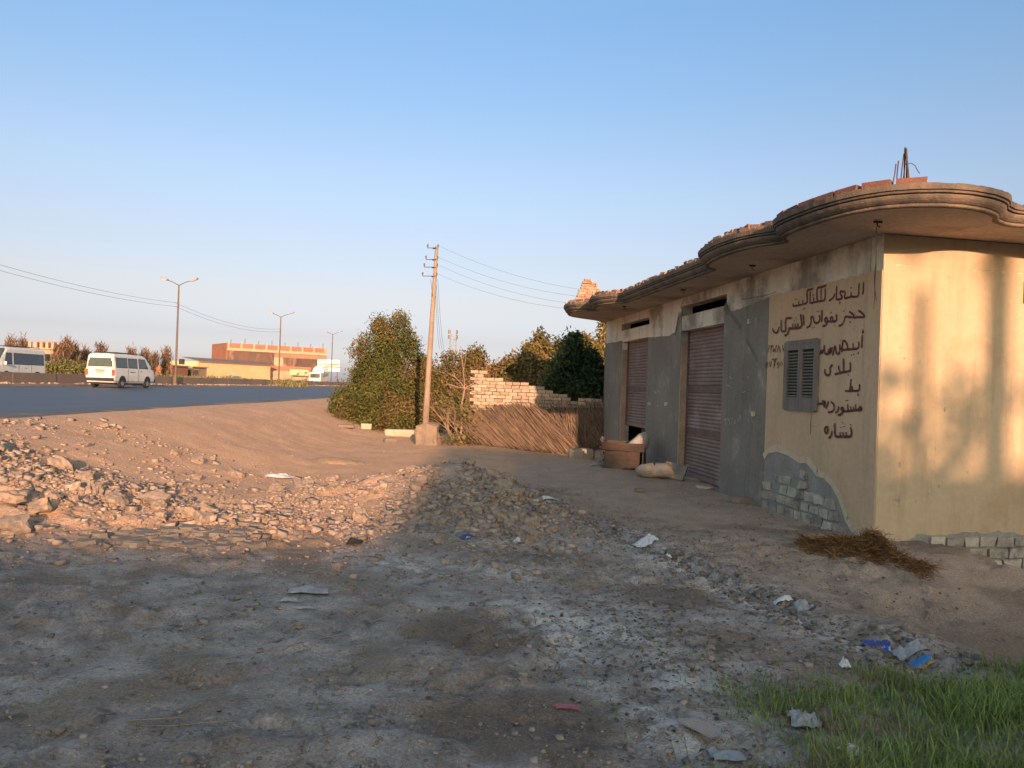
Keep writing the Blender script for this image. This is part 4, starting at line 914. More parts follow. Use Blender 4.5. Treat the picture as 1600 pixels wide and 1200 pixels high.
# a few stones one can point to in the photo
for k, (px, py, s, lab, mt) in enumerate(((113, 766, .13, 'whitish rounded stone standing out in the left rubble', m_pale), (18, 784, .21, 'large squarish tan stone near the left edge of the rubble', m_stone), (22, 830, .23, 'large blocky stone lowest at the left end of the rubble', m_stone), (62, 800, .22, 'long lumpy tan stone in the left of the rubble', m_stone), (297, 806, .16, 'upright pale stone in front of the middle of the rubble', m_stone), (250, 812, .16, 'rounded orange-tan stone beside the dried mud crust', m_stone), (320, 815, .15, 'greyish-pink stone right of the upright pale stone', m_stone), (527, 815, .12, 'round tan stone alone on the sunlit edge right of the rubble', m_stone), (467, 981, .05, 'small round tan pebble in the shaded foreground mud', m_stone))):
    p = gpt(px, py); me_ = protos[k].copy(); me_.materials.clear(); me_.materials.append(mt); o = bpy.data.objects.new('marked_stone' if False else 'rubble_stone', me_); COL.objects.link(o)
    o.location = (p.x, p.y, p.z + s * .22); o.scale = (s, s, s); o.rotation_euler = (rnd(-.3, .3), rnd(-.3, .3), rnd(0, 6)); tag(o, lab, 'stone')
# the countless small stuff
def rocks(pts, sizes, seed):
    g = np.random.default_rng(seed); base = np.array([(-1, -1, -.7), (1, -1, -.7), (1, 1, -.7), (-1, 1, -.7), (-1, -1, .7), (1, -1, .7), (1, 1, .7), (-1, 1, .7)]) * .5
    fs = [(3, 2, 1, 0), (4, 5, 6, 7), (0, 1, 5, 4), (1, 2, 6, 5), (2, 3, 7, 6), (3, 0, 4, 7)]
    n = len(pts); v = base[None] * (1 + g.normal(size=(n, 8, 3)) * .22); 
    a = g.uniform(0, 6.28, n); t = g.normal(size=n) * .4
    c_, s_ = np.cos(a)[:, None], np.sin(a)[:, None]; x = v[..., 0] * c_ - v[..., 1] * s_; y = v[..., 0] * s_ + v[..., 1] * c_
    z = v[..., 2] * g.uniform(.6, 1, n)[:, None] + x * t[:, None] * .5
    v = np.stack([x, y, z], -1) * sizes[:, None, None] + pts[:, None, :]
    return v[:, np.array(fs)].reshape(-1, 4, 3), v, fs
def rockmesh(name, xy, sizes, seed, mat, lab, cat):
    h = Hf(xy[:, 0], xy[:, 1]); pts = np.column_stack([xy, h + sizes * .10]); _, v, fs = rocks(pts, sizes, seed)
    n = len(pts); me_ = bpy.data.meshes.new(name); me_.vertices.add(n * 8); me_.vertices.foreach_set('co', v.ravel())
    F = (np.array(fs, np.int32)[None] + (np.arange(n, dtype=np.int32) * 8)[:, None, None]).reshape(-1, 4)
    me_.loops.add(len(F) * 4); me_.loops.foreach_set('vertex_index', F.ravel()); me_.polygons.add(len(F)); me_.polygons.foreach_set('loop_start', np.arange(0, len(F) * 4, 4, dtype=np.int32)); me_.update(calc_edges=True)
    o = link(name, me_, mat); tag(o, lab, cat, kind='stuff'); return o
G = np.random.default_rng(77)
xy = np.array(rubble_pts(14000, 6, 0)); xy[:, 1] += G.normal(size=len(xy)) * .25
rockmesh('gravel', xy, np.clip(G.lognormal(math.log(.022), .65, len(xy)), .008, .10), 1, m_stoneb, 'countless small stones and gravel between the larger rubble', 'gravel')
xy = np.column_stack([G.uniform(-8, 4.5, 9000), 3.2 + 21 * G.random(9000) ** 1.5])
k = (xy[:, 0] < gully_x(xy[:, 1]) + 3) & (np.abs(xy[:, 0]) < xy[:, 1] * .72 + .5) & (G.random(9000) < .25 + .75 * (fbm(xy[:, 0] * .8, xy[:, 1] * .8, 3, 171) > .52)); xy = xy[k]
rockmesh('grit', xy, np.clip(G.lognormal(math.log(.008), .55, len(xy)), .004, .035), 2, m_stoneb, 'scattered pebbles and grit over the whole dirt lot', 'grit')
# dried mud crust plates along the near edge of the left rubble
mb = MB(); g = random.Random(31)
for k in range(90):
    px, py = g.uniform(130, 400), g.uniform(818, 856)
    if py < 838 - (px - 130) * .08 + 0: continue
    p = gpt(px, py); n = g.randint(5, 7); rr0 = g.uniform(.06, .14); a0 = g.random() * 6
    pl = [p + Vector((math.cos(a0 + 6.283 * i / n) * rr0 * g.uniform(.8, 1.2), math.sin(a0 + 6.283 * i / n) * rr0 * g.uniform(.6, 1.0), .03 + g.uniform(-.012, .012))) for i in range(n)]
    o_ = len(mb.v); mb.v += [tuple(q) for q in pl] + [tuple(q + Vector(((q.x - p.x) * .25, (q.y - p.y) * .25, -.13))) for q in pl]
    mb.f += [tuple(range(o_, o_ + n))] + [(o_ + i, o_ + n + i, o_ + n + (i + 1) % n, o_ + (i + 1) % n) for i in range(n)]
tag(obj('mud_crust', mb, mk('dried_grey_mud', (.16, .135, .115), (.23, .195, .165), 6, .95, .5, 30)), 'cracked grey plates of dried mud edging the left rubble', 'mud crust', kind='stuff')
# crumbly clods and dark leaf bits along the gully
n = 15000; xy = np.column_stack([G.uniform(-5.5, 4.6, n), 3.0 + 7.5 * G.random(n) ** 1.3]); k = (np.abs(xy[:, 0]) < xy[:, 1] * .72 + .4) & (G.random(n) < sst(.40, .62, fbm(xy[:, 0] * 1.4, xy[:, 1] * 1.4, 4, 141)) + .08) & (xy[:, 0] < gully_x(xy[:, 1]) + 1.6); xy = xy[k]
rockmesh('mud_crumbs', xy, np.clip(G.lognormal(math.log(.0095), .6, len(xy)), .004, .05), 8, mk('brown_mud_crumb', (.30, .25, .21), (.19, .155, .128), 5, .95, .3, island=.3), 'small mud crumbs trodden over the shaded dirt', 'mud')
n = 2600; yy = 2.8 + 9.5 * G.random(n) ** 1.2; xx = gully_x(yy) + G.normal(size=n) * (.16 + .10 * (yy < 6)); xy = np.column_stack([xx, yy])
rockmesh('mud_crumbs', xy, np.clip(G.lognormal(math.log(.014), .65, n), .005, .06), 3, mk('grey_mud_crumb', (.24, .21, .18), (.15, .128, .108), 5, .95, .3, island=.3), 'grey mud crumbs along the shallow gully', 'mud')
def flakes(name, xy, size, seed, mat, lab, cat, lift=.006):
    g = np.random.default_rng(seed); n = len(xy); h = Hf(xy[:, 0], xy[:, 1]); C = np.column_stack([xy, h + lift]); a = g.uniform(0, 6.28, n); s = size * (.5 + g.random(n))
    A = np.stack([np.cos(a), np.sin(a), g.normal(size=n) * .25], -1) * s[:, None]; Bv = np.stack([-np.sin(a), np.cos(a), g.normal(size=n) * .3], -1) * (s * g.uniform(.25, 1.0, n))[:, None]
    return tag(quads(name, np.stack([C - A, C + Bv, C + A, C - Bv], 1), mat), lab, cat, kind='stuff')
n = 2400; yy = 2.9 + 8.5 * G.random(n); xx = gully_x(yy) + G.normal(size=n) * .28; a_ = np.column_stack([xx, yy])
b2 = np.column_stack([.9 + G.normal(size=1500) * .5 + .12, 5.6 + G.normal(size=1500) * 1.2])
b3 = np.column_stack([G.uniform(-4.5, 3.5, 500), G.uniform(3, 8.5, 500)])
b4 = np.column_stack([gully_x(G.uniform(4, 14, 1)) + G.uniform(.6, 2.2, 900), G.uniform(6.5, 16, 900)])
flakes('leaf_litter', np.concatenate([a_, b2, b3, b4]), .014, 4, mk('dark_leaf_bit', (.075, .058, .045), (.14, .112, .088), 9, .9, 0, island=.4), 'dark bits of dead leaf and bark scattered along the gully', 'leaf litter')
# straw and twig strands lying about
def strands(name, P, ang, ln, w, mat, lab, cat, z0=.008, lift=0.03, parent=None):
    n = len(P); h = Hf(P[:, 0], P[:, 1]); d = np.column_stack([np.cos(ang), np.sin(ang)]) * (ln / 2)[:, None]; q0 = P - d; q1 = P + d
    A = np.column_stack([q0, Hf(q0[:, 0], q0[:, 1]) + z0]); M_ = np.column_stack([P, h + z0 + G.random(n) * lift]); E = np.column_stack([q1, Hf(q1[:, 0], q1[:, 1]) + z0])
    nn = np.column_stack([-np.sin(ang) * w, np.cos(ang) * w, np.full(n, w * .6)]) 
    V = np.concatenate([np.stack([A - nn, M_ - nn, M_ + nn, A + nn], 1), np.stack([M_ - nn, E - nn, E + nn, M_ + nn], 1)])
    return V
m_straw = mk('pale_straw', (.27, .20, .125), (.19, .14, .09), 4, .85, 0, island=.4)
n = 260; P = np.column_stack([G.uniform(-4.2, 4.0, n), 3.1 + 7 * G.random(n)]); V1 = strands('s', P, G.uniform(0, 6.28, n), np.clip(G.lognormal(math.log(.11), .5, n), .04, .4), .0022, m_straw, '', '')
pts = [((350, 1030), (560, 990)), ((170, 1135), (360, 1128)), ((200, 1128), (300, 1122)), ((440, 1020), (520, 1000)), ((0, 1148), (120, 1146)), ((620, 985), (655, 980)), ((240, 1040), (272, 1056)), ((1035, 850), (1075, 862)), ((1150, 970), (1180, 955)), ((1000, 1000), (1040, 1012)), ((690, 1020), (720, 1030))]
PP = []; AN = []; LN = []
for (a, b_) in pts:
    p, q = gpt(*a), gpt(*b_); PP.append(((p.x + q.x) / 2, (p.y + q.y) / 2)); AN.append(math.atan2(q.y - p.y, q.x - p.x)); LN.append((q - p).length)
V2 = strands('s', np.array(PP), np.array(AN), np.array(LN), .0022, m_straw, '', '')
n = 700; yy = 7.2 + 6 * G.random(n); P = np.column_stack([gully_x(yy) + .9 + G.normal(size=n) * .28, yy]); V3 = strands('s', P, G.normal(size=n) * .5 + 1.9, np.clip(G.lognormal(math.log(.09), .5, n), .03, .3), .0025, m_straw, '', '')
tag(quads('straw_litter', np.concatenate([V1, V2, V3]), m_straw), 'loose straws and thin twigs lying on the dirt', 'straw litter', kind='stuff')
# heap of brown straw at the corner
hc = gpt(1345, 862); n = 7500; t = G.random(n)
u = G.normal(size=(n, 2)) * .42; ax = Vector((.93, -.36)).normalized()
a0, a1 = gpt(1262, 852), gpt(1440, 888)
al = np.clip(G.normal(size=n) * .24 + .5, -.05, 1.05); X = a0.x + (a1.x - a0.x) * al; Y = a0.y + (a1.y - a0.y) * al; wd_ = .145 * (1 - .5 * np.abs(al - .5)); off = G.normal(size=n) * wd_
dx, dy = (a1 - a0).normalized().x, (a1 - a0).normalized().y; X = X - dy * off; Y = Y + dx * off
hh = (.10 * np.exp(-((al - .33) / .30) ** 2) + .17 * np.exp(-((al - .60) / .10) ** 2) + .05) * np.exp(-(off / (wd_ * 1.1)) ** 2)
Z = Hf(X, Y) + hh * G.random(n) ** .6; an = G.uniform(0, 6.28, n); ln = np.clip(G.lognormal(math.log(.075), .4, n), .03, .22); pi_ = G.normal(size=n) * .35
D = np.column_stack([np.cos(an) * np.cos(pi_), np.sin(an) * np.cos(pi_), np.sin(pi_)]) * ln[:, None]; C = np.column_stack([X, Y, Z]); S_ = np.cross(D, G.normal(size=(n, 3))); S_ = S_ / np.linalg.norm(S_, axis=1)[:, None] * .0026
tag(quads('straw_heap', np.stack([C - D - S_, C - D + S_, C + D + S_, C + D - S_], 1), mk('brown_straw', (.25, .135, .058), (.17, .09, .042), 5, .85, 0, island=.5), origin=tuple(hc)), 'heap of rusty brown straw at the corner of the shop', 'straw heap').location = tuple(hc)
# green grass in the right foreground
n = 52000; P = np.column_stack([G.uniform(.7, 4.6, n), G.uniform(2.6, 5.3, n)])
edge = P[:, 0] - (.92 + .55 * (P[:, 1] - 3.4) + 1.0 * (fbm(P[:, 0] * 1.6, P[:, 1] * 1.6, 3, 191) - .5)); top = 4.85 - P[:, 1] + .9 * (fbm(P[:, 0] * 1.3, P[:, 1] * 1.3, 3, 195) - .5)
dens = sst(-.35, .7, edge) * sst(-.25, .35, top) * (.45 + .55 * sst(.38, .56, fbm(P[:, 0] * 3.2, P[:, 1] * 3.2, 3, 193)))
k = G.random(n) < dens; P = P[k]; dn = dens[k]; n = len(P)
h = (.035 + .12 * G.random(n)) * (.45 + .75 * dn) * (.8 + .5 * sst(2.2, 3.2, P[:, 0])); an = G.uniform(0, 6.28, n); lean = h * G.uniform(.2, 1.1, n); w = .0022 + .0018 * G.random(n)
B0 = np.column_stack([P, Hf(P[:, 0], P[:, 1]) - .004]); dv = np.column_stack([np.cos(an), np.sin(an)]); sd = np.column_stack([-dv[:, 1] * w, dv[:, 0] * w, np.zeros(n)])
M_ = B0 + np.column_stack([dv * (lean * .35)[:, None], h * .62]); T_ = B0 + np.column_stack([dv * lean[:, None], h])
V = np.concatenate([np.stack([B0 - sd, B0 + sd, M_ + sd * .85, M_ - sd * .85], 1), np.stack([M_ - sd * .85, M_ + sd * .85, T_ + sd * .1, T_ - sd * .1], 1)])
tag(quads('grass', V, mk('green_grass', (.24, .31, .09), (.18, .25, .07), 2.5, .7, 0, island=.3, c3=(.24, .20, .09), s3=1.6, trans=.3, c3lo=.5, c3hi=.65)), 'patch of short green grass in the right foreground', 'grass', kind='stuff')
n = 900; P = np.column_stack([G.uniform(.3, 3.4, n), G.uniform(2.9, 5.2, n)]); V = strands('s', P, G.uniform(0, 6.28, n), np.clip(G.lognormal(math.log(.07), .5, n), .02, .2), .0016, m_straw, '', '')
tag(quads('dry_grass', V, mk('dry_grass', (.15, .12, .07), (.10, .085, .05), 4, .9, 0, island=.4)), 'thin dry grass stems lying around the green patch', 'dry grass', kind='stuff')

# ------------------------------------------------------------------ litter
def crumple(px, py, w, d, h, mat, label, cat, name, seed, n=9, rz=0, smooth=False):
    from mathutils import noise as mn
    p = gpt(px, py); mb = MB(); g = Vector((seed * 3.7, seed * 1.3, 0))
    for j in range(n):
        for i in range(n):
            u, v = i / (n - 1) - .5, j / (n - 1) - .5; q = Vector((u * w, v * d, 0)); e = max(abs(u), abs(v)) * 2
            q.x += .16 * w * mn.noise(Vector((u * 3, v * 3, 1)) + g); q.y += .16 * d * mn.noise(Vector((u * 3, v * 3, 5)) + g)
            q = rotz(rz) @ q; zz = h * max(0, (1 - e * e * .9)) * (.65 + .7 * mn.noise(Vector((u * 5, v * 5, 0)) + g)) + h * .25 * abs(mn.noise(Vector((u * 11, v * 11, 2)) + g))
            x, y = p.x + q.x, p.y + q.y; mb.v.append((x, y, hz(x, y) + .014 + max(zz, 0)))
    mb.f = [(j * n + i, j * n + i + 1, (j + 1) * n + i + 1, (j + 1) * n + i) for j in range(n - 1) for i in range(n - 1)]
    o = obj(name, mb, mat, origin=tuple(p), smooth=smooth); sm = o.modifiers.new('foil thickness', 'SOLIDIFY'); sm.thickness = .0015
    return tag(o, label, cat)
m_wp = mk('white_plastic_film', (.58, .58, .60), (.48, .48, .50), 12, .4, .1); m_cl = mk('milky_plastic', (.32, .33, .34), (.24, .245, .25), 8, .35, .1); m_bl = mk('blue_foil_wrapper', (.03, .055, .21), (.045, .08, .28), 30, .35, .1, c3=(.40, .42, .48), s3=16, c3lo=.60, c3hi=.63)
m_cy = mk('bright_blue_wrapper', (.03, .14, .36), (.04, .18, .44), 20, .35, .1); m_or = mk('yellow_wrapper', (.50, .30, .05), (.42, .24, .05), 20, .4, .1); m_cb = mk('dusty_cardboard', (.34, .285, .255), (.29, .24, .215), 7, .9, .3); m_pk = mk('faded_pink', (.36, .12, .14), (.28, .09, .11), 12, .7, .1); m_fo = mk('torn_grey_foil', (.34, .35, .36), (.22, .22, .225), 14, .4, .2)
crumple(1008, 850, .24, .17, .085, m_wp, 'white plastic bag lying in the gully below the shop', 'plastic bag', 'plastic_bag', 1)
crumple(1034, 866, .10, .07, .04, m_fo, 'grey scrap just right of the white plastic bag', 'scrap', 'litter_scrap', 2)
crumple(1045, 872, .06, .05, .04, m_wp, 'small white scrap right below the white plastic bag', 'scrap', 'litter_scrap', 3)
crumple(1224, 939, .14, .10, .03, m_wp, 'white paper scrap halfway down the gully', 'paper', 'paper_scrap', 4)
crumple(1254, 948, .12, .14, .05, m_cl, 'milky plastic scrap beside the white paper in the gully', 'plastic scrap', 'plastic_scrap', 5)
crumple(1366, 1013, .19, .13, .03, m_bl, 'dark blue crisp packet with a white stripe above the grass', 'wrapper', 'crisp_packet', 6, rz=-.5)
crumple(1418, 1022, .18, .12, .03, m_cl, 'clear crumpled plastic between the two blue wrappers', 'plastic scrap', 'plastic_scrap', 7)
crumple(1437, 1037, .13, .075, .02, m_cy, 'bright blue wrapper with yellow edge above the grass', 'wrapper', 'wrapper', 8)
wq = bpy.data.objects['wrapper']; o = crumple(1437, 1038, .16, .095, .006, m_or, None, None, 'wrapper_edge', 9); o.parent = wq; o.location = o.location - wq.location - Vector((0, 0, .004))
crumple(1320, 1044, .06, .06, .05, m_wp, 'small white crumpled ball at the upper edge of the grass', 'paper', 'paper_ball', 10)
crumple(1258, 1135, .14, .12, .07, m_cl, 'clear plastic bag caught in the left of the grass', 'plastic bag', 'plastic_bag', 11)
crumple(1325, 1184, .13, .07, .04, m_wp, 'white crumpled wrapper at the bottom edge of the grass', 'wrapper', 'wrapper', 12)
crumple(885, 1107, .13, .06, .006, m_pk, 'faded pink scrap pressed into the foreground mud', 'scrap', 'litter_scrap', 13)
crumple(482, 926, .30, .12, .05, m_fo, 'larger torn grey foil sheet in the shaded mud', 'foil scrap', 'foil_scrap', 14); crumple(452, 941, .17, .05, .025, m_fo, 'smaller grey foil strip left below the torn sheet', 'foil scrap', 'foil_scrap', 15); crumple(478, 953, .15, .03, .02, m_fo, 'thin grey strip lowest below the torn foil sheet', 'foil scrap', 'foil_scrap', 16)
crumple(437, 746, .42, .25, .06, m_wp, 'white plastic sheet lying on the sunlit rubble', 'plastic sheet', 'plastic_sheet', 17)
crumple(728, 841, .12, .10, .04, m_bl, 'small blue scrap at the foot of the rubble mound', 'scrap', 'litter_scrap', 18)
crumple(822, 843, .26, .08, .02, m_wp, 'flat white strip right of the rubble mound foot', 'paper', 'paper_scrap', 19); crumple(553, 851, .16, .12, .07, mk('black_rag', (.02, .02, .02), (.03, .03, .03), 9, .8, .1), 'black rag at the shadow edge before the rubble', 'rag', 'black_rag', 20)
crumple(855, 779, .30, .10, .02, m_wp, 'pale torn strip lying right of the rubble mound top', 'paper', 'paper_scrap', 24)
crumple(640, 688, .3, .2, .05, m_wp, 'white scrap on the ground right before the pole footing', 'scrap', 'litter_scrap', 21) if False else None
crumple(930, 728, .25, .2, .08, m_cl, 'grey plastic at the left corner of the broken crate', 'plastic scrap', 'plastic_scrap', 22); 
p = gpt(1096, 1154); mb = MB(); oc = [(-.125, .06), (-.02, .085), (.07, .08), (.075, .03), (.10, .02), (.085, -.01), (.08, -.06), (.02, -.085), (-.03, -.075), (-.08, -.01)]
mb.slab([(p.x + x, p.y + y, max(hz(p.x + u, p.y + v) for u in (-.1, -.03, .04, .09) for v in (-.07, 0, .07)) + .006 + .02 * (x < 0)) for x, y in oc], (0, 0, 1), .006); tag(obj('cardboard_piece', mb, m_cb, origin=tuple(p)), 'torn dusty cardboard piece flat in the near foreground', 'cardboard')
crumple(1130, 1182, .14, .14, .02, m_cl, 'greyish film lying below the torn cardboard piece', 'plastic scrap', 'plastic_scrap', 23)
# shallow sand heap in the sun
p = gpt(530, 722); mb = MB(); n = 15
for j in range(n):
    for i in range(n):
        u, v = (i / (n - 1) - .5) * 2, (j / (n - 1) - .5) * 2; x, y = p.x + u * .62, p.y + v * .5; mb.v.append((x, y, hz(x, y) - .03 + .10 * max(0, 1 - u * u - v * v) ** .8 + .02 * math.sin(i * 2.1 + j)))
mb.f = [(j * n + i, j * n + i + 1, (j + 1) * n + i + 1, (j + 1) * n + i) for j in range(n - 1) for i in range(n - 1)]
tag(obj('sand_heap', mb, mk('orange_sand', (.50, .32, .18), (.43, .27, .16), 4, .95, .5), origin=tuple(p), smooth=True), 'low heap of orange sand on the sunlit ground', 'sand heap')
# ------------------------------------------------------------------ vehicles (built along +Y, nose at +Y)
m_vw = mk('white_van_paint', (.62, .62, .60), (.56, .56, .545), 1.2, .35, .03, 40, c3=(.44, .40, .36), s3=1.5, c3lo=.58, c3hi=.75, spec=.5)
m_gl = mk('dark_glass', (.035, .05, .052), (.05, .068, .07), 3, .08, 0, spec=.7); m_glb = mk('tinted_blue_glass', (.020, .030, .055), (.03, .045, .08), 2, .1, 0, spec=.7)
m_tyre = mk('tyre_rubber', (.022, .021, .021), (.04, .036, .033), 12, .9, .2); m_rim = mk('grey_rim', (.32, .32, .32), (.22, .22, .22), 9, .5, .05, metal=.4); m_blk = mk('black_plastic', (.025, .025, .026), (.035, .035, .035), 9, .6, .1)
m_red = mk('red_lamp', (.42, .05, .035), (.5, .13, .05), 20, .3, 0); m_lamp = mk('clear_lamp', (.6, .6, .58), (.5, .5, .48), 12, .2, 0); m_plate = mk('number_plate', (.50, .40, .28), (.44, .34, .24), 20, .5, 0)
def section(w, z0, zb, zt, tumble=.86, rr=.10):             # closed cross-section, left to right over the roof
    zt2 = max(zt, zb + .04)
    return [(-w * .90, z0), (-w * .985, z0 + .14), (-w, (z0 + zb) / 2), (-w * .975, zb), (-w * (tumble + (.975 - tumble) * .12), zt2 - (zt2 - zb) * .14), (-w * (tumble - .07), zt2 - .025), (-w * .45, zt2 + .012), (0, zt2 + .02),
            (w * .45, zt2 + .012), (w * (tumble - .07), zt2 - .025), (w * (tumble + (.975 - tumble) * .12), zt2 - (zt2 - zb) * .14), (w * .975, zb), (w, (z0 + zb) / 2), (w * .985, z0 + .14), (w * .90, z0)]
def body(st, **k): return MB().loft([[(x, y, z) for x, z in section(w, z0, zb, zt, **k)] for (y, w, z0, zb, zt) in st])
def side_x(z, w, zb, zt, tumble=.86): t = (z - zb) / max((zt - zb) * .86, .01); return w * (.975 + (tumble + (.975 - tumble) * .12 - .975) * t)
def side_window(mb, sgn, ya, yb, za, zb_, w, zb, zt, tumble=.86, skew=(0, 0), off=.012):
    P = [(ya, za), (yb, za), (yb + skew[1], zb_), (ya + skew[0], zb_)]
    q = [(sgn * (side_x(z, w, zb, zt, tumble) + off), y, z) for y, z in P]; q2 = [(x - sgn * .03, y, z) for x, y, z in q]
    return mb.add(q + q2, [(0, 1, 2, 3), (7, 6, 5, 4), (0, 1, 5, 4), (1, 2, 6, 5), (2, 3, 7, 6), (3, 0, 4, 7)])
def wheel(root, x, y, r, wd=.20):
    t = MB(); n = 22
    t.loft([[(x + dx, y + rad * math.cos(6.2832 * k / n), r + rad * math.sin(6.2832 * k / n)) for k in range(n)] for dx, rad in ((-wd / 2, r * .66), (-wd / 2, r * .93), (-wd * .35, r), (wd * .35, r), (wd / 2, r * .93), (wd / 2, r * .66))])
    wo = obj('wheel', t, m_tyre, root, local=True, smooth=False)
    sg = 1 if x > 0 else -1; rm = MB(); rm.loft([[(x + sg * dx, y + rad * math.cos(6.2832 * k / n), r + rad * math.sin(6.2832 * k / n)) for k in range(n)] for dx, rad in ((wd / 2 + .004, r * .64), (wd / 2 - .02, r * .5), (wd / 2 + .01, r * .22), (wd / 2 + .012, .02))])
    obj('rim', rm, m_rim, wo, local=True)
def arch(root, x, y, r, sg):
    mb = MB(); n = 12; pts = [(x, y + r * math.cos(math.pi * k / n), .33 + r * math.sin(math.pi * k / n)) for k in range(n + 1)]
    mb.slab([Vector(p) for p in pts], (sg, 0, 0), .010); obj('wheel_arch', mb, m_blk, root, local=True)
def van(label, loc, rz, high=0.0, rack=True):
    t = thing('van', label, 'van', loc, None, rz); w = .845; top = 1.93 + high; zb = 1.12
    st = [(0.0, w * .95, .36, zb, top - .16), (.03, w * .975, .30, zb, top - .05), (.14, w, .28, zb, top), (1.6, w, .27, zb, top + .02), (3.35, w, .27, zb, top), (3.62, w, .27, zb, top - .07), (4.02, w * .99, .27, zb, 1.55 + high * .35), (4.36, w * .98, .28, zb - .06, 1.12 if not high else 1.2), (4.60, w * .96, .29, .95, 1.0), (4.70, w * .92, .34, .80, .86)]
    obj('body', body(st), m_vw, t, local=True)
    zt = top; z0, z1 = 1.17, min(1.70, top - .24) + high * .5
    for sg in (1, -1):
        gl = m_glb if high else m_gl
        if high: wins = [(.22, 3.02, 0, 0), (3.22, 3.86, 0, -.22)]
        else: wins = [(.20, 1.38, 0, 0), (1.52, 2.52, 0, 0), (2.72, 3.76, 0, -.34)]
        for ya, yb, a, b_ in wins:
            fr = MB(); side_window(fr, sg, ya - .03, yb + .03, z0 - .03, z1 + .03, w, zb, zt, skew=(a, b_), off=.006); f = obj('window_seal', fr, m_blk, t, local=True)
            g_ = MB(); side_window(g_, sg, ya, yb, z0, z1, w, zb, zt, skew=(a, b_), off=.013); obj('side_window', g_, gl, f, local=True)
        h = MB(); h.box((sg * (w + .004), 1.95, .93), (.025, .52 if not high else .14, .028)); obj('slide_rail', h, m_blk, t, local=True)
        h = MB(); h.box((sg * (w + .004), 2.92, .98), (.03, .13, .03)); obj('door_handle', h, m_blk, t, local=True)
        for yy in (1.45, 2.62): l_ = MB(); l_.box((sg * (w * .998), yy, .72), (.008, .012, .78)); obj('door_gap', l_, m_blk, t, local=True)
        mr_ = MB(); mr_.box((sg * (w + .13), 3.98, 1.22), (.16, .06, .22), None, .012); obj('mirror', mr_, m_blk if not high else m_vw, t, local=True)
        for yy in (.85, 3.70): arch(t, sg * (w - .004), yy, .38, sg); wheel(t, sg * (w - .10), yy, .325)
        tl = MB(); tl.box((sg * (w * .895), -.004, .86), (.13, .05, .34), None, .008); obj('tail_light', tl, m_red, t, local=True)
        hl = MB(); hl.box((sg * .58, 4.655, .74), (.30, .06, .17), None, .01); obj('headlight', hl, m_lamp, t, local=True)
    def rearq(x0, x1, za, zb_, o):
        ya = lambda z: .0 if z < zb else .03 * (z - zb); return [(x0, ya(za) - o, za), (x1, ya(za) - o, za), (x1 * .93, ya(zb_) - o, zb_), (x0 * .93, ya(zb_) - o, zb_)]
    rw = MB(); rw.slab(rearq(-.70, .70, 1.19, 1.71 + high * .6, .012), (0, 1, 0), .05); f = obj('rear_window', rw, m_blk, t, local=True)
    rw = MB(); rw.slab(rearq(-.66, .66, 1.225, 1.675 + high * .6, .018), (0, 1, 0), .03); obj('rear_glass', rw, m_gl, f, local=True)
    hd = MB(); hd.box((0, -.012, .985), (.56, .03, .045)); obj('tailgate_handle', hd, m_blk, t, local=True)
    pl_ = MB(); pl_.box((0, -.010, .88), (.40, .02, .13)); obj('number_plate', pl_, m_plate, t, local=True)
    bm_ = MB(); bm_.box((0, -.03, .47), (1.60, .16, .17), None, .01); obj('rear_bumper', bm_, m_blk, t, local=True)
    bm_ = MB(); bm_.box((0, 4.70, .46), (1.58, .14, .22), None, .01); obj('front_bumper', bm_, m_blk, t, local=True)
    un = MB(); un.box((0, 2.3, .25), (1.3, 3.9, .14)); obj('underbody', un, m_blk, t, local=True)
    ws_ = MB(); p = [(-.70, 3.72, top - .14), (.70, 3.72, top - .14), (.76, 4.30, 1.22), (-.76, 4.30, 1.22)]; ws_.slab([Vector(q) + Vector((0, .05, .05)) for q in p], Vector((0, .8, .6)), .02); obj('windscreen', ws_, m_gl, t, local=True)
    if rack:
        rk = MB(); zt_ = top + .085
        for sg in (1, -1): rk.tube([(sg * .60, .35, zt_), (sg * .60, 3.2, zt_)], .016, 6)
        for yy in np.arange(.4, 3.3, .46 if not high else .30): rk.tube([(-.60, yy, zt_), (.60, yy, zt_)], .012, 6)
        for sg in (1, -1):
            for yy in (.5, 1.8, 3.1): rk.tube([(sg * .6, yy, top - .02), (sg * .6, yy, zt_)], .012, 6)
        obj('roof_rack', rk, m_blk, t, local=True)
    return t
van('white minibus with dark rear bumper driving away on the near carriageway', (-23.2, 43.3, ROADZ + .004), R(-1.5))
van('high-roofed white van with a long dark side window beyond the median', (-35.4, 57.0, ROADZ + .014), R(180), high=.36).scale = (1.02, 1.2, 1.04)
van('white van roof at the left photo edge just ahead of the high-roofed van', (-38.6, 57.6, ROADZ + .014), R(180), high=.42)
ct = thing('car', 'small silver-blue car half hidden behind the median wall before the yellow warehouse', 'car', (-42.0, 122.0, .58), None, R(125))
m_car = mk('silver_blue_paint', (.30, .34, .40), (.26, .30, .36), 2, .3, 0, metal=.3, spec=.5)
obj('body', body([(0, .74, .35, .75, .80), (.1, .80, .25, .82, .95), (.9, .82, .22, .88, 1.0), (1.25, .82, .22, .9, 1.36), (2.5, .82, .22, .9, 1.44), (3.05, .82, .22, .88, 1.02), (4.0, .80, .25, .78, .86), (4.25, .72, .35, .62, .68)], tumble=.78), m_car, ct, local=True)
for sg in (1, -1):
    g_ = MB(); side_window(g_, sg, 1.25, 2.75, .93, 1.30, .82, .9, 1.42, .78, (.12, -.35)); obj('side_window', g_, m_gl, ct, local=True)
    for yy in (.8, 3.4): wheel(ct, sg * .74, yy, .30, .18)
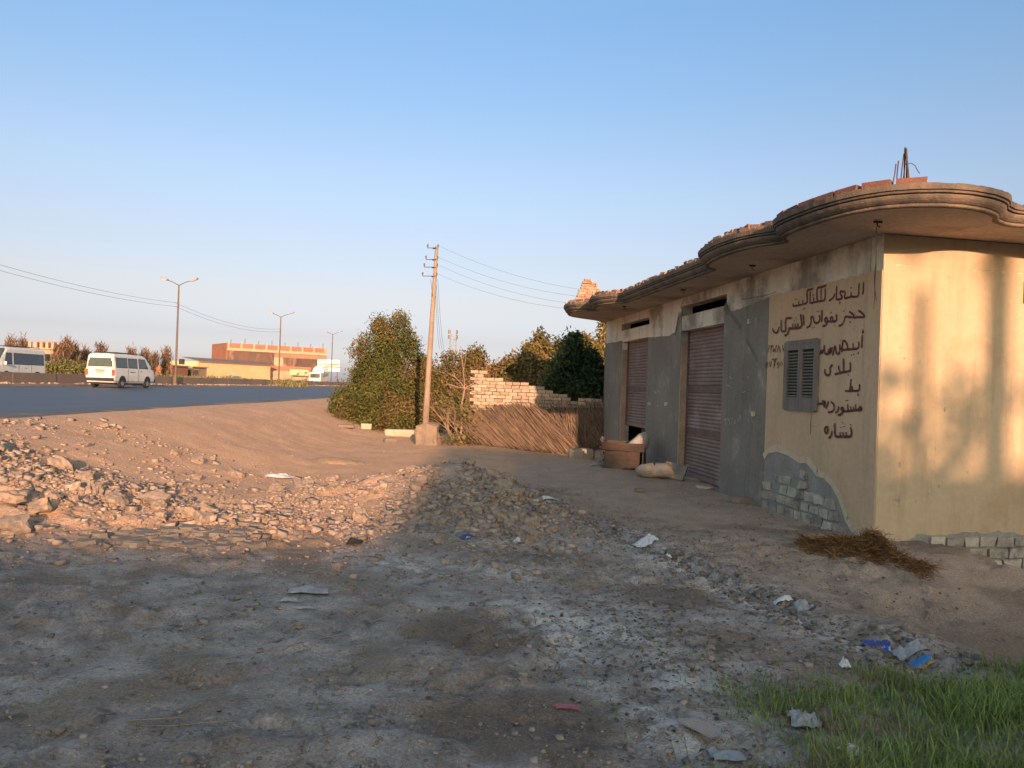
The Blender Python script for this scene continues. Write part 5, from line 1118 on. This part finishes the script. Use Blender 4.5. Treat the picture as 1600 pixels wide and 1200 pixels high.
g_ = MB(); g_.slab([Vector(q) for q in ((-.62, 3.06, 1.0), (.62, 3.06, 1.0), (.52, 2.55, 1.40), (-.52, 2.55, 1.40))], Vector((0, .6, .8)), .04); obj('windscreen', g_, m_gl, ct, local=True)
g_ = MB(); g_.slab([Vector(q) for q in ((-.62, .88, 1.0), (.62, .88, 1.0), (.52, 1.22, 1.36), (-.52, 1.22, 1.36))], Vector((0, -.6, .8)), .04); obj('rear_window', g_, m_gl, ct, local=True)

# ------------------------------------------------------------------ median wall and street lamps
mwt = thing('median_wall', 'low dusty concrete wall along the middle of the highway', 'barrier', (-27.4, 40, ROADZ))
mb = MB(); y = 18; g = random.Random(8)
while y < 300:
    h = .66 + g.uniform(-.03, .03); mb.box((-27.4 + g.uniform(-.03, .03), y + 2, ROADZ + .05 + h / 2), (.26, 3.97, h), None, .008); y += 4
obj('wall_panel', mb, mk('dusty_barrier', (.235, .180, .145), (.185, .15, .13), .35, .95, .3, 8, c3=(.12, .105, .10), s3=.16, c3lo=.56, c3hi=.66, stretch=(1, 1, 1)), mwt)
mb = MB()
for k in range(500):
    y = 20 + 120 * G.random() ** 1.5; s = g.uniform(.04, .16); mb.box((-26.3 + g.uniform(-.7, .6), y, ROADZ + .10 + s * .25), (s, s, s * .6), rotz(g.uniform(0, 3)), s * .2)
tag(obj('median_debris', mb, m_stoneb), 'stones and debris strewn along the median strip', 'debris', kind='stuff')
m_post = mk('brown_grey_steel', (.14, .10, .08), (.11, .082, .068), 3, .6, .1); m_head = mk('lamp_housing', (.33, .32, .31), (.24, .23, .225), 6, .5, .1)
lp = thing('street_lamp', 'nearest double-armed street lamp behind the white minibus', 'street lamp', (-26.9, 61.5, ROADZ + .09), 'double-armed street lamps along the median')
LX, LY, LZ = ORG[lp.name]; HT = 8.0
mb = MB(); mb.tube([(LX, LY, LZ - .2), (LX, LY, LZ + HT)], [.095, .055], 10); mb.box((LX, LY, LZ + .25), (.24, .24, .6)); obj('pole', mb, m_post, lp)
for sg, tz in ((-1, .0), (1, 0)):
    mb = MB(); mb.tube([(LX, LY, LZ + HT - .06), (LX + sg * .45, LY, LZ + HT + .18), (LX + sg * .95, LY, LZ + HT + .36)], [.035, .032, .028], 8); ar = obj('arm', mb, m_post, lp)
    hd = MB(); ry = Matrix.Rotation(-sg * R(20), 3, 'Y'); hd.box((LX + sg * 1.20, LY, LZ + HT + .45), (.62, .24, .13), ry, .02); ho = obj('lamp_head', hd, m_head, ar)
    gl = MB(); gl.box((LX + sg * 1.20 + sg * .02, LY, LZ + HT + .375), (.40, .18, .03), ry); obj('lamp_glass', gl, m_lamp, ho)
mb = MB(); mb.tube([(LX - .25, LY, LZ + HT - 1.45), (LX + .12, LY, LZ + HT - 1.45)], .018, 6); mb.tube([(LX - .25, LY, LZ + HT - 1.75), (LX + .12, LY, LZ + HT - 1.75)], .018, 6); obj('wire_bracket', mb, m_post, lp)
lamps = [(LX, LY)]
for (px, Y, lab) in ((435, 89.5, 'second double-armed street lamp standing before the red-brick building'), (517, 120, 'farthest double-armed street lamp half hidden by the large bush')):
    q = at(px, 604, Y); dup(lp, (q.x, Y, LZ), 0.0, lab); lamps.append((q.x, Y))
m_fw = mk('grey_far_wire', (.24, .23, .23), (.28, .27, .27), 5, .7, 0)
pl0 = (-27.2, 34.0)
for k, dz in enumerate((1.45, 1.75)):
    p = Vector((pl0[0], pl0[1], LZ + HT - dz)); q = Vector((LX - .22, LY, LZ + HT - dz)); tag(obj('lamp_wire', wire(p, q, .42, .010), m_fw, origin=p), ('upper', 'lower')[k] + ' of the two sagging wires left of the nearest street lamp', 'wire')
    p = Vector((LX - .22, LY, LZ + HT - dz)); q = Vector((lamps[1][0] - .2, lamps[1][1], LZ + HT - dz)); tag(obj('lamp_wire', wire(p, q, .62, .011), m_fw, origin=p), ('upper', 'lower')[k] + ' of the two sagging wires between the nearest two street lamps', 'wire')

# ------------------------------------------------------------------ buildings and growth beyond the highway
GF = .58
m_ywall = mk('pale_yellow_wall', (.62, .46, .26), (.56, .41, .23), .3, .9, .1, 4); m_roofb = mk('brown_tin_roof', (.19, .135, .11), (.24, .17, .14), .6, .7, .1); m_rb = mk('orange_brick_wall', (.33, .15, .10), (.27, .125, .09), .5, .95, .2, 6); m_rc = mk('tan_concrete_frame', (.46, .33, .235), (.39, .28, .20), .5, .9, .2, 5)
m_soot = mk('sooty_wall', (.14, .085, .068), (.075, .052, .048), .35, .95, .2, 4, c3=(.32, .20, .14), s3=.18, c3lo=.48, c3hi=.58, stretch=(1, 1, .45)); m_tan = mk('tan_block_wall', (.42, .29, .20), (.34, .235, .165), .6, .95, .2, 5); m_hole = mk('dark_opening', (.035, .03, .03), (.05, .045, .042), 2, .95, 0)
def hpoint(px, Y): q = at(px, 590, Y); return q.x
def zof(px, py, Y): return at(px, py, Y).z
# yellow warehouse
xa, xb, ya, yb = hpoint(309, 150), hpoint(422, 171), 150.0, 171.0
wt = thing('warehouse', 'long low pale yellow warehouse with a brown sloping tin roof', 'building', (xa, ya, GF))
za, zb_ = zof(309, 565, ya), zof(422, 571.5, yb); dv = Vector((xb - xa, yb - ya, 0)).normalized(); pn = Vector((dv.y, -dv.x, 0)); bkv = -pn * 7
def pr(a, b_, z0, z1, z1b=None): 
    z1b = z1 if z1b is None else z1b; a, b_ = Vector(a), Vector(b_); q = [a, b_, b_ + bkv, a + bkv]; mb = MB()
    return mb.add([(p.x, p.y, z0) for p in q] + [(q[0].x, q[0].y, z1), (q[1].x, q[1].y, z1b), (q[2].x, q[2].y, z1b), (q[3].x, q[3].y, z1)], [(3, 2, 1, 0), (4, 5, 6, 7), (0, 1, 5, 4), (1, 2, 6, 5), (2, 3, 7, 6), (3, 0, 4, 7)])
obj('wall', pr((xa, ya, 0), (xb, yb, 0), GF - .5, za, zb_), m_ywall, wt)
a = Vector((xa, ya, 0)) - dv * .3 + pn * .5; b_ = Vector((xb, yb, 0)) + dv * 1.0 + pn * .5; mb = MB(); q = [a, b_, b_ + bkv * .6, a + bkv * .6]
zz = (za + .02, zb_ + .02, zb_ + .75, za + .75); mb.add([(p.x, p.y, z) for p, z in zip(q, zz)] + [(p.x, p.y, z + .14) for p, z in zip(q, zz)], [(3, 2, 1, 0), (4, 5, 6, 7), (0, 1, 5, 4), (1, 2, 6, 5), (2, 3, 7, 6), (3, 0, 4, 7)]); obj('roof', mb, m_roofb, wt)
# red-brick building with concrete frame
xa, xb, ya, yb = hpoint(352, 182), hpoint(509, 196), 182.0, 196.0
bt = thing('brick_building', 'large unfinished red-brick building with pale pillars and sooty walls', 'building', (xa, ya, GF))
A = Vector((xa, ya, 0)); Bq = Vector((xb, yb, 0)); dv = (Bq - A).normalized(); pn = Vector((dv.y, -dv.x, 0)); bkv = -pn * 14; LN_ = (Bq - A).length; zt = zof(352, 533.7, ya)
rb = Matrix((dv, pn, Vector((0, 0, 1)))).transposed()
obj('wall', pr(A, Bq, GF - .5, zt - .25), m_rb, bt)
def panel(s0, s1, z0, z1, th, mat, name): mb = MB(); c_ = A + dv * ((s0 + s1) / 2) + pn * (th / 2 + .01); mb.box((c_.x, c_.y, (z0 + z1) / 2), (s1 - s0, th, z1 - z0), rb); return obj(name, mb, mat, bt)
zband = zof(352, 543, ya); zs = zof(352, 547, ya)
panel(.2, LN_, zs, zband, .30, m_rc, 'concrete_band')
panel(.3, LN_ * .46, zs - 3.0, zs - .01, .12, m_soot, 'sooty_panel'); panel(LN_ * .46 + .02, LN_, zs - 1.1, zs - .01, .10, mk('smoked_tan_wall', (.30, .185, .13), (.22, .14, .10), .5, .95, .2, 4), 'stained_panel'); panel(LN_ * .55, LN_ * .99, zs - 3.2, zs - 1.12, .12, m_soot, 'sooty_panel')
panel(LN_ * .46 + .02, LN_ * .55 - .02, zs - 3.6, zs - 1.12, .08, m_rc, 'tan_panel')
for k in range(9): s = .45 + (LN_ - .9) * k / 8; panel(s - .22, s + .22, zband + .01, zt - (.0 if k % 2 else .12), .26, m_rc, 'pillar')
panel(0.0, .25, GF, zt - .3, .2, m_rb, 'corner_pier')
for k in range(8):
    s = 1.0 + (LN_ - 2) * k / 7; mb = MB(); c_ = A + dv * s - pn * .5
    for q in range(3): mb.tube([(c_.x + q * .12, c_.y, zt - .3), (c_.x + q * .13 + .05, c_.y, zt + .7 + .3 * (k % 2))], .02, 4)
    obj('reinforcing_bar', mb, m_rust, bt)
# low annexe and sign in front
xa2, xb2 = hpoint(420, 176), hpoint(486, 178); ax = thing('annexe', 'low red and tan shed between the yellow warehouse and the parked lorry', 'building', (xa2, 176, GF)); bkv = Vector((0, 6, 0))
zt2 = zof(440, 572, 176); obj('wall', pr((xa2, 176, 0), (xb2, 178, 0), GF - .5, zt2), m_tan, ax); mb = MB(); zm = zof(440, 579, 176); mb.add([(xa2, 175.85, zm), (xb2, 177.85, zm), (xb2, 177.85, zt2), (xa2, 175.85, zt2), (xa2, 175.98, zm), (xb2, 177.98, zm), (xb2, 177.98, zt2), (xa2, 175.98, zt2)], [(0, 1, 2, 3), (0, 1, 5, 4), (2, 3, 7, 6), (1, 2, 6, 5), (3, 0, 4, 7)]); obj('brick_band', mb, m_rb, ax)
mb = MB(); x0_, x1_ = hpoint(455, 172), hpoint(484, 172); mb.box(((x0_ + x1_) / 2, 172, zof(470, 595, 172)), (x1_ - x0_ + .6, 2.4, 1.6)); obj('kiosk_base', mb, m_tan, ax)
sg_ = thing('shop_sign', 'wide pale sign board with yellow and dark patches on the tan shed', 'sign', (hpoint(453, 170.5), 170.5, zof(453, 586, 170.5)))
mb = MB(); x0_, x1_ = hpoint(453, 170.5), hpoint(482, 170.5); z0_, z1_ = zof(467, 586, 170.5), zof(467, 577.5, 170.5); mb.box(((x0_ + x1_) / 2, 170.5, (z0_ + z1_) / 2), (x1_ - x0_, .2, z1_ - z0_)); obj('board', mb, mk('sign_board', (.60, .50, .34), (.50, .36, .16), 1.1, .6, 0, c3=(.16, .13, .10), s3=.9, c3lo=.56, c3hi=.6), sg_)
for x in (x0_ + .4, x1_ - .4): mb = MB(); mb.tube([(x, 170.6, GF), (x, 170.6, z0_)], .07, 6); obj('post', mb, m_post, sg_)
# parked lorry seen from the front and a white hoarding behind it
lx, ly = hpoint(492, 150), 150.0; lt = thing('lorry', 'white lorry with tall pale load parked at the far end beside the large bush', 'lorry', (lx, ly, GF))
mb = MB(); mb.box((lx, ly + 1.0, GF + 1.65), (2.2, 1.8, 2.0), None, .05); obj('cab', mb, m_vw, lt); mb = MB(); mb.box((lx, ly + .08, GF + 2.0), (1.9, .08, .8)); obj('windscreen', mb, m_gl, lt)
mb = MB(); mb.box((lx, ly + .05, GF + .72), (2.2, .2, .5)); obj('front_bumper', mb, m_blk, lt); mb = MB(); mb.tube([(lx, ly + 2.2, GF + 2.9), (lx, ly + 2.3, GF + 2.9), (lx, ly + 7.3, GF + 2.9), (lx, ly + 7.5, GF + 2.9)], [.7, 1.1, 1.1, .8], 18); mb.box((lx, ly + 4.8, GF + 1.6), (2.0, 5.4, .5)); obj('tank', mb, m_vw, lt)
for sx in (-.9, .9):
    for yy in (.9, 4.2, 6.2): 
        t_ = MB(); n = 16; t_.loft([[(lx + sx + dx, ly + yy + rad * math.cos(6.2832 * k / n), GF + .5 + rad * math.sin(6.2832 * k / n)) for k in range(n)] for dx, rad in ((-.14, .3), (-.14, .47), (.14, .47), (.14, .3))]); obj('wheel', t_, m_tyre, lt)
hx = hpoint(506, 158); ht = thing('hoarding', 'white lettering-free hoarding board right of the parked lorry', 'hoarding', (hx, 158, GF)); ht['label'] = 'white hoarding board on posts right of the parked lorry'
mb = MB(); mb.box((hx + .9, 158, zof(508, 571, 158)), (4.6, .2, 2.4)); obj('board', mb, m_vw, ht); mb = MB(); mb.box((hx + .9, 157.85, zof(508, 573, 158)), (4.6, .05, .15)); mb.box((hx + .9, 157.85, zof(508, 569, 158)), (4.6, .05, .12)); obj('stripe', mb, m_hole, ht)
for x in (hx - .9, hx + 2.7): mb = MB(); mb.tube([(x, 158.2, GF), (x, 158.2, zof(508, 571, 158))], .09, 6); obj('post', mb, m_post, ht)
# low houses at the left
def house(px0, px1, Y, py_top, label, mat, holes, dep=6, parapet=0, name='house'):
    x0, x1 = hpoint(px0, Y), hpoint(px1, Y); z1 = zof((px0 + px1) / 2, py_top, Y); t = thing(name, label, 'house', (x0, Y, GF))
    mb = MB(); mb.box(((x0 + x1) / 2, Y + dep / 2, (GF - .4 + z1) / 2), (x1 - x0, dep, z1 - GF + .4)); obj('wall', mb, mat, t)
    mb = MB(); mb.box(((x0 + x1) / 2, Y + dep / 2, z1 + .08), (x1 - x0 + .5, dep + .5, .16)); obj('roof', mb, m_rc, t)
    for (a, b_, c_, d_) in holes:
        mb = MB(); p, q = at(a, c_, Y), at(b_, d_, Y); mb.box(((p.x + q.x) / 2, Y - .02, (p.z + q.z) / 2), (abs(q.x - p.x), .06, abs(q.z - p.z))); obj('opening', mb, m_hole, t)
    return t, x0, x1, z1
t, x0, x1, z1 = house(34, 88, 105, 545, 'unfinished tan house with bare columns on its roof behind the high-roofed van', m_tan, [(40, 46, 556, 564), (52, 60, 553, 565), (70, 78, 553, 564)])
for k in range(6):
    x = x0 + .4 + (x1 - x0 - .8) * k / 5; mb = MB(); mb.box((x, 106, z1 + .55), (.35, .35, .8)); mb.tube([(x, 106, z1 + .9), (x + .1, 106, z1 + 1.6)], .03, 4); obj('roof_column', mb, m_rc, t)
mb = MB(); mb.box(((x0 * .6 + x1 * .4), 108, z1 + .6), ((x1 - x0) * .5, 3, .9)); obj('roof_room', mb, m_rb, t)
house(240, 268, 120, 571, 'small orange block hut with a square opening right of the white minibus', m_rb, [(252, 258, 578, 584)])
house(268, 300, 128, 573, 'low tan house with a dark doorway left of the yellow warehouse', m_tan, [(294, 299.5, 578, 592)])
mb = MB(); x = hpoint(302.5, 126); 
gt = thing('gate', 'dark metal gate between the low tan house and the yellow warehouse', 'gate', (x, 126, GF)); mb.box((x + .35, 126, GF + 1.0), (1.0, .1, 2.2)); obj('panel', mb, m_hole, gt); mb = MB(); mb.box((x + .35, 125.9, GF + 2.15), (1.2, .12, .12)); mb.box((x - .22, 125.9, GF + 1.0), (.12, .12, 2.3)); mb.box((x + .92, 125.9, GF + 1.0), (.12, .12, 2.3)); obj('frame', mb, m_post, gt)
wtk = thing('water_tank', 'small dark rooftop tank on thin legs right of the nearest street lamp', 'tank', (hpoint(284, 140), 140, GF))
q = at(284, 565, 140); mb = MB(); mb.tube([(q.x, 140, q.z - .5), (q.x, 140, q.z - .45), (q.x, 140, q.z + .4), (q.x, 140, q.z + .48)], [.3, .5, .5, .3], 12); obj('tank', mb, m_hole, wtk)
for dx in (-.35, .35): mb = MB(); mb.tube([(q.x + dx, 140, GF), (q.x + dx, 140, q.z - .4)], .03, 4); obj('leg', mb, m_post, wtk)
# wind-bent casuarinas and hedge
m_cas = leafmat('casuarina', (.20, .135, .09), (.15, .108, .075), (.25, .15, .095), .3); m_hedge = leafmat('roadside_hedge', (.17, .175, .065), (.13, .135, .052), (.22, .17, .075), .3)
CAS = [(10, 530, 4.5, 'leaning brown casuarina at the left photo edge'), (28, 530, 4.5, 'leaning brown casuarina between the left van roof and the tan house'), (86, 539, 3, 'small brown casuarina right beside the tan house roof'), (97, 532, 6, 'tallest brown casuarina of the clump right of the tan house'), (110, 540, 5, 'bushy brown casuarina in the middle of the clump behind the hedge'), (128, 547, 4.2, 'round brown casuarina close left of the white minibus'), (152, 539, 3, 'wispy casuarina tip above the left of the minibus roof'), (200, 546, 3.2, 'casuarina tip above the middle of the minibus roof'), (221, 549, 3.2, 'casuarina above the front of the minibus roof'), (236, 554, 4.2, 'brown casuarina at the nose of the minibus'), (259, 546, 4.6, 'dark conical tree left of the nearest street lamp')]
for k, (px, py, wpx, lab) in enumerate(CAS):
    Y = 92 + (k % 3) * 4; x = hpoint(px, Y); zt = zof(px, py, Y); H_ = zt - GF; wm_ = wpx * Y / FPX * 1.9; lean = .22 if k < 10 else 0
    t = thing('casuarina_tree', lab, 'tree', (x, Y, GF), 'casuarinas beyond the highway'); L_ = leaves([(x - .5 * lean * H_ + lean * H_ * f, Y, GF + H_ * f, wm_ * (1.05 - .85 * f), wm_ * .7, H_ * .17, 150) for f in (.2, .36, .5, .64, .78, .9)], .38, per=5, spread=.5, seed=40 + k, aspect=.11, fill=.15, up=2.2)
    quads('crown', L_, m_cas, t, origin=(x, Y, GF)); mb = MB(); mb.tube([(x - .5 * lean * H_, Y, GF - .2), (x, Y, GF + H_ * .5), (x + .5 * lean * H_, Y, GF + H_ * .96)], [.16, .10, .03], 6); obj('trunk', mb, m_bark, t)
for k, (px, py, rx, lab) in enumerate(((80, 566, 2.0, 'rounded green hedge bush right beside the high-roofed van'), (104, 563, 2.2, 'tallest green hedge bush between the two white vans'), (126, 565, 1.8, 'green hedge bush just left of the white minibus'), (262, 588, 2.2, 'low green bush under the orange hut'))):
    Y = 80.0; x = hpoint(px, Y); zt = zof(px, py, Y); tree('hedge_bush', lab, 'bush', (x, Y, GF), [(x, Y, (GF + zt) / 2, rx * .75, 1.2, (zt - GF) / 2, 1500)], .2, m_hedge, .05, 60 + k, per=6, spread=.3, aspect=.3, up=.8, k=2)
V = []
n = 4200; pxs = np.concatenate([G.uniform(255, 480, 2600), G.uniform(300, 460, 1600)]); Yw = G.uniform(85, 120, n); Xw = np.array([hpoint(p, y) for p, y in zip(pxs, Yw)]); hh = .35 + .9 * G.random(n) * (.4 + fbm(Xw * .35, Yw * .1, 3, 9)); an = G.normal(size=(n, 2)) * .25; w = .10
B0 = np.column_stack([Xw, Yw, np.full(n, GF - .05)]); T_ = B0 + np.column_stack([an, hh]); sd = np.array([w, 0, 0])
tag(quads('roadside_weeds', np.stack([B0 - sd, B0 + sd, T_ + sd * .25, T_ - sd * .25], 1), m_hedge), 'strip of green weeds before the yellow warehouse', 'weeds', kind='stuff')
# lattice mast far behind the bushes
mx, my = hpoint(706, 90), 90.0; mt = thing('lattice_mast', 'thin steel lattice mast rising behind the bushes right of the wooden pole', 'mast', (mx, my, -.2)); z1 = zof(706, 515, my); mb = MB()
for sx, sy in ((-.35, -.35), (.35, -.35), (.35, .35), (-.35, .35)): mb.tube([(mx + sx, my + sy, -.4), (mx + sx, my + sy, z1)], .035, 4)
k = 0; z = .0
while z < z1 - .7: mb.tube([(mx - .35 * (1 if k % 2 else -1), my - .35, z), (mx + .35 * (1 if k % 2 else -1), my - .35, z + .7)], .03, 4); mb.tube([(mx - .35, my - .35, z), (mx + .35, my - .35, z)], .03, 4); z += .7; k += 1
obj('lattice', mb, mk('pale_steel', (.30, .30, .31), (.24, .24, .25), 3, .6, 0), mt)
for k, zz in enumerate((z1 - .3, z1 - .9)): mb = MB(); mb.box((mx - .5, my - .5, zz), (.14, .14, .45), None, .01); mb.box((mx + .5, my - .5, zz), (.14, .14, .45), None, .01); obj('antenna', mb, m_post, mt)

# ------------------------------------------------------------------ out of view: block added to shade the lot, trees shadowing the side wall
def along(x, y, d): s = Vector((SUN_DIR.x, SUN_DIR.y)); return x + s.x * d, y + s.y * d
nb = thing('shade_caster_block', 'unseen block added behind the viewer, its top shaped to set the shadow edge', 'building', (0, -45, 0)); mb = MB(); TE = math.tan(SUN_EL)
Pf = [(-60, .1 + 53.1 * TE), (8.35, .1 + 53.1 * TE), (9.15, .1 + 55 * TE), (10.8, .0 + 67.3 * TE), (13.6, .0 + 67.3 * TE), (14.3, 1.15 + 54 * TE), (60, 1.15 + 54 * TE)]  # stepped top of the added block, set to where its shade should end
mb.slab([Vector((x, -45, -.3)) for x in (60, -60)] + [Vector((x, -45, z)) for x, z in Pf], (0, -1, 0), 5); obj('wall', mb, m_tan, nb)
for k, (sx, s_, r_, h_) in enumerate(((5.78, 33, .20, 13), (4.75, 35, .12, 9.6))):
    b_ = spt(0, 0); x0 = sx + SUN_DIR.x / -SUN_DIR.y * s_ ; y0 = 9.15 - s_
    t = thing('shade_tree', ('thick-trunked', 'slender', 'tall')[k] + ' tree behind the viewer', 'tree', (x0, y0, 0))
    mb = MB(); mb.tube([(x0, y0, -.2), (x0 + .05, y0, 3), (x0, y0, h_)], [r_ * 1.1, r_, r_ * .8], 10); obj('trunk', mb, m_bark, t)
    zl = 2.0 + s_ * TE; L_ = leaves([(x0 - .55, y0, zl - .3, .35, .3, .5, 60), (x0 - .9, y0, zl - .7, .5, .3, .4, 90), (x0 + .75, y0, zl - .35, .45, .3, .5, 70), (x0, y0, h_ + .8, 1.2, 1.2, .7, 700 - 620 * k)], .13, seed=90 + k, fill=.2); quads('crown', L_, m_leafD, t, origin=(x0, y0, 0))
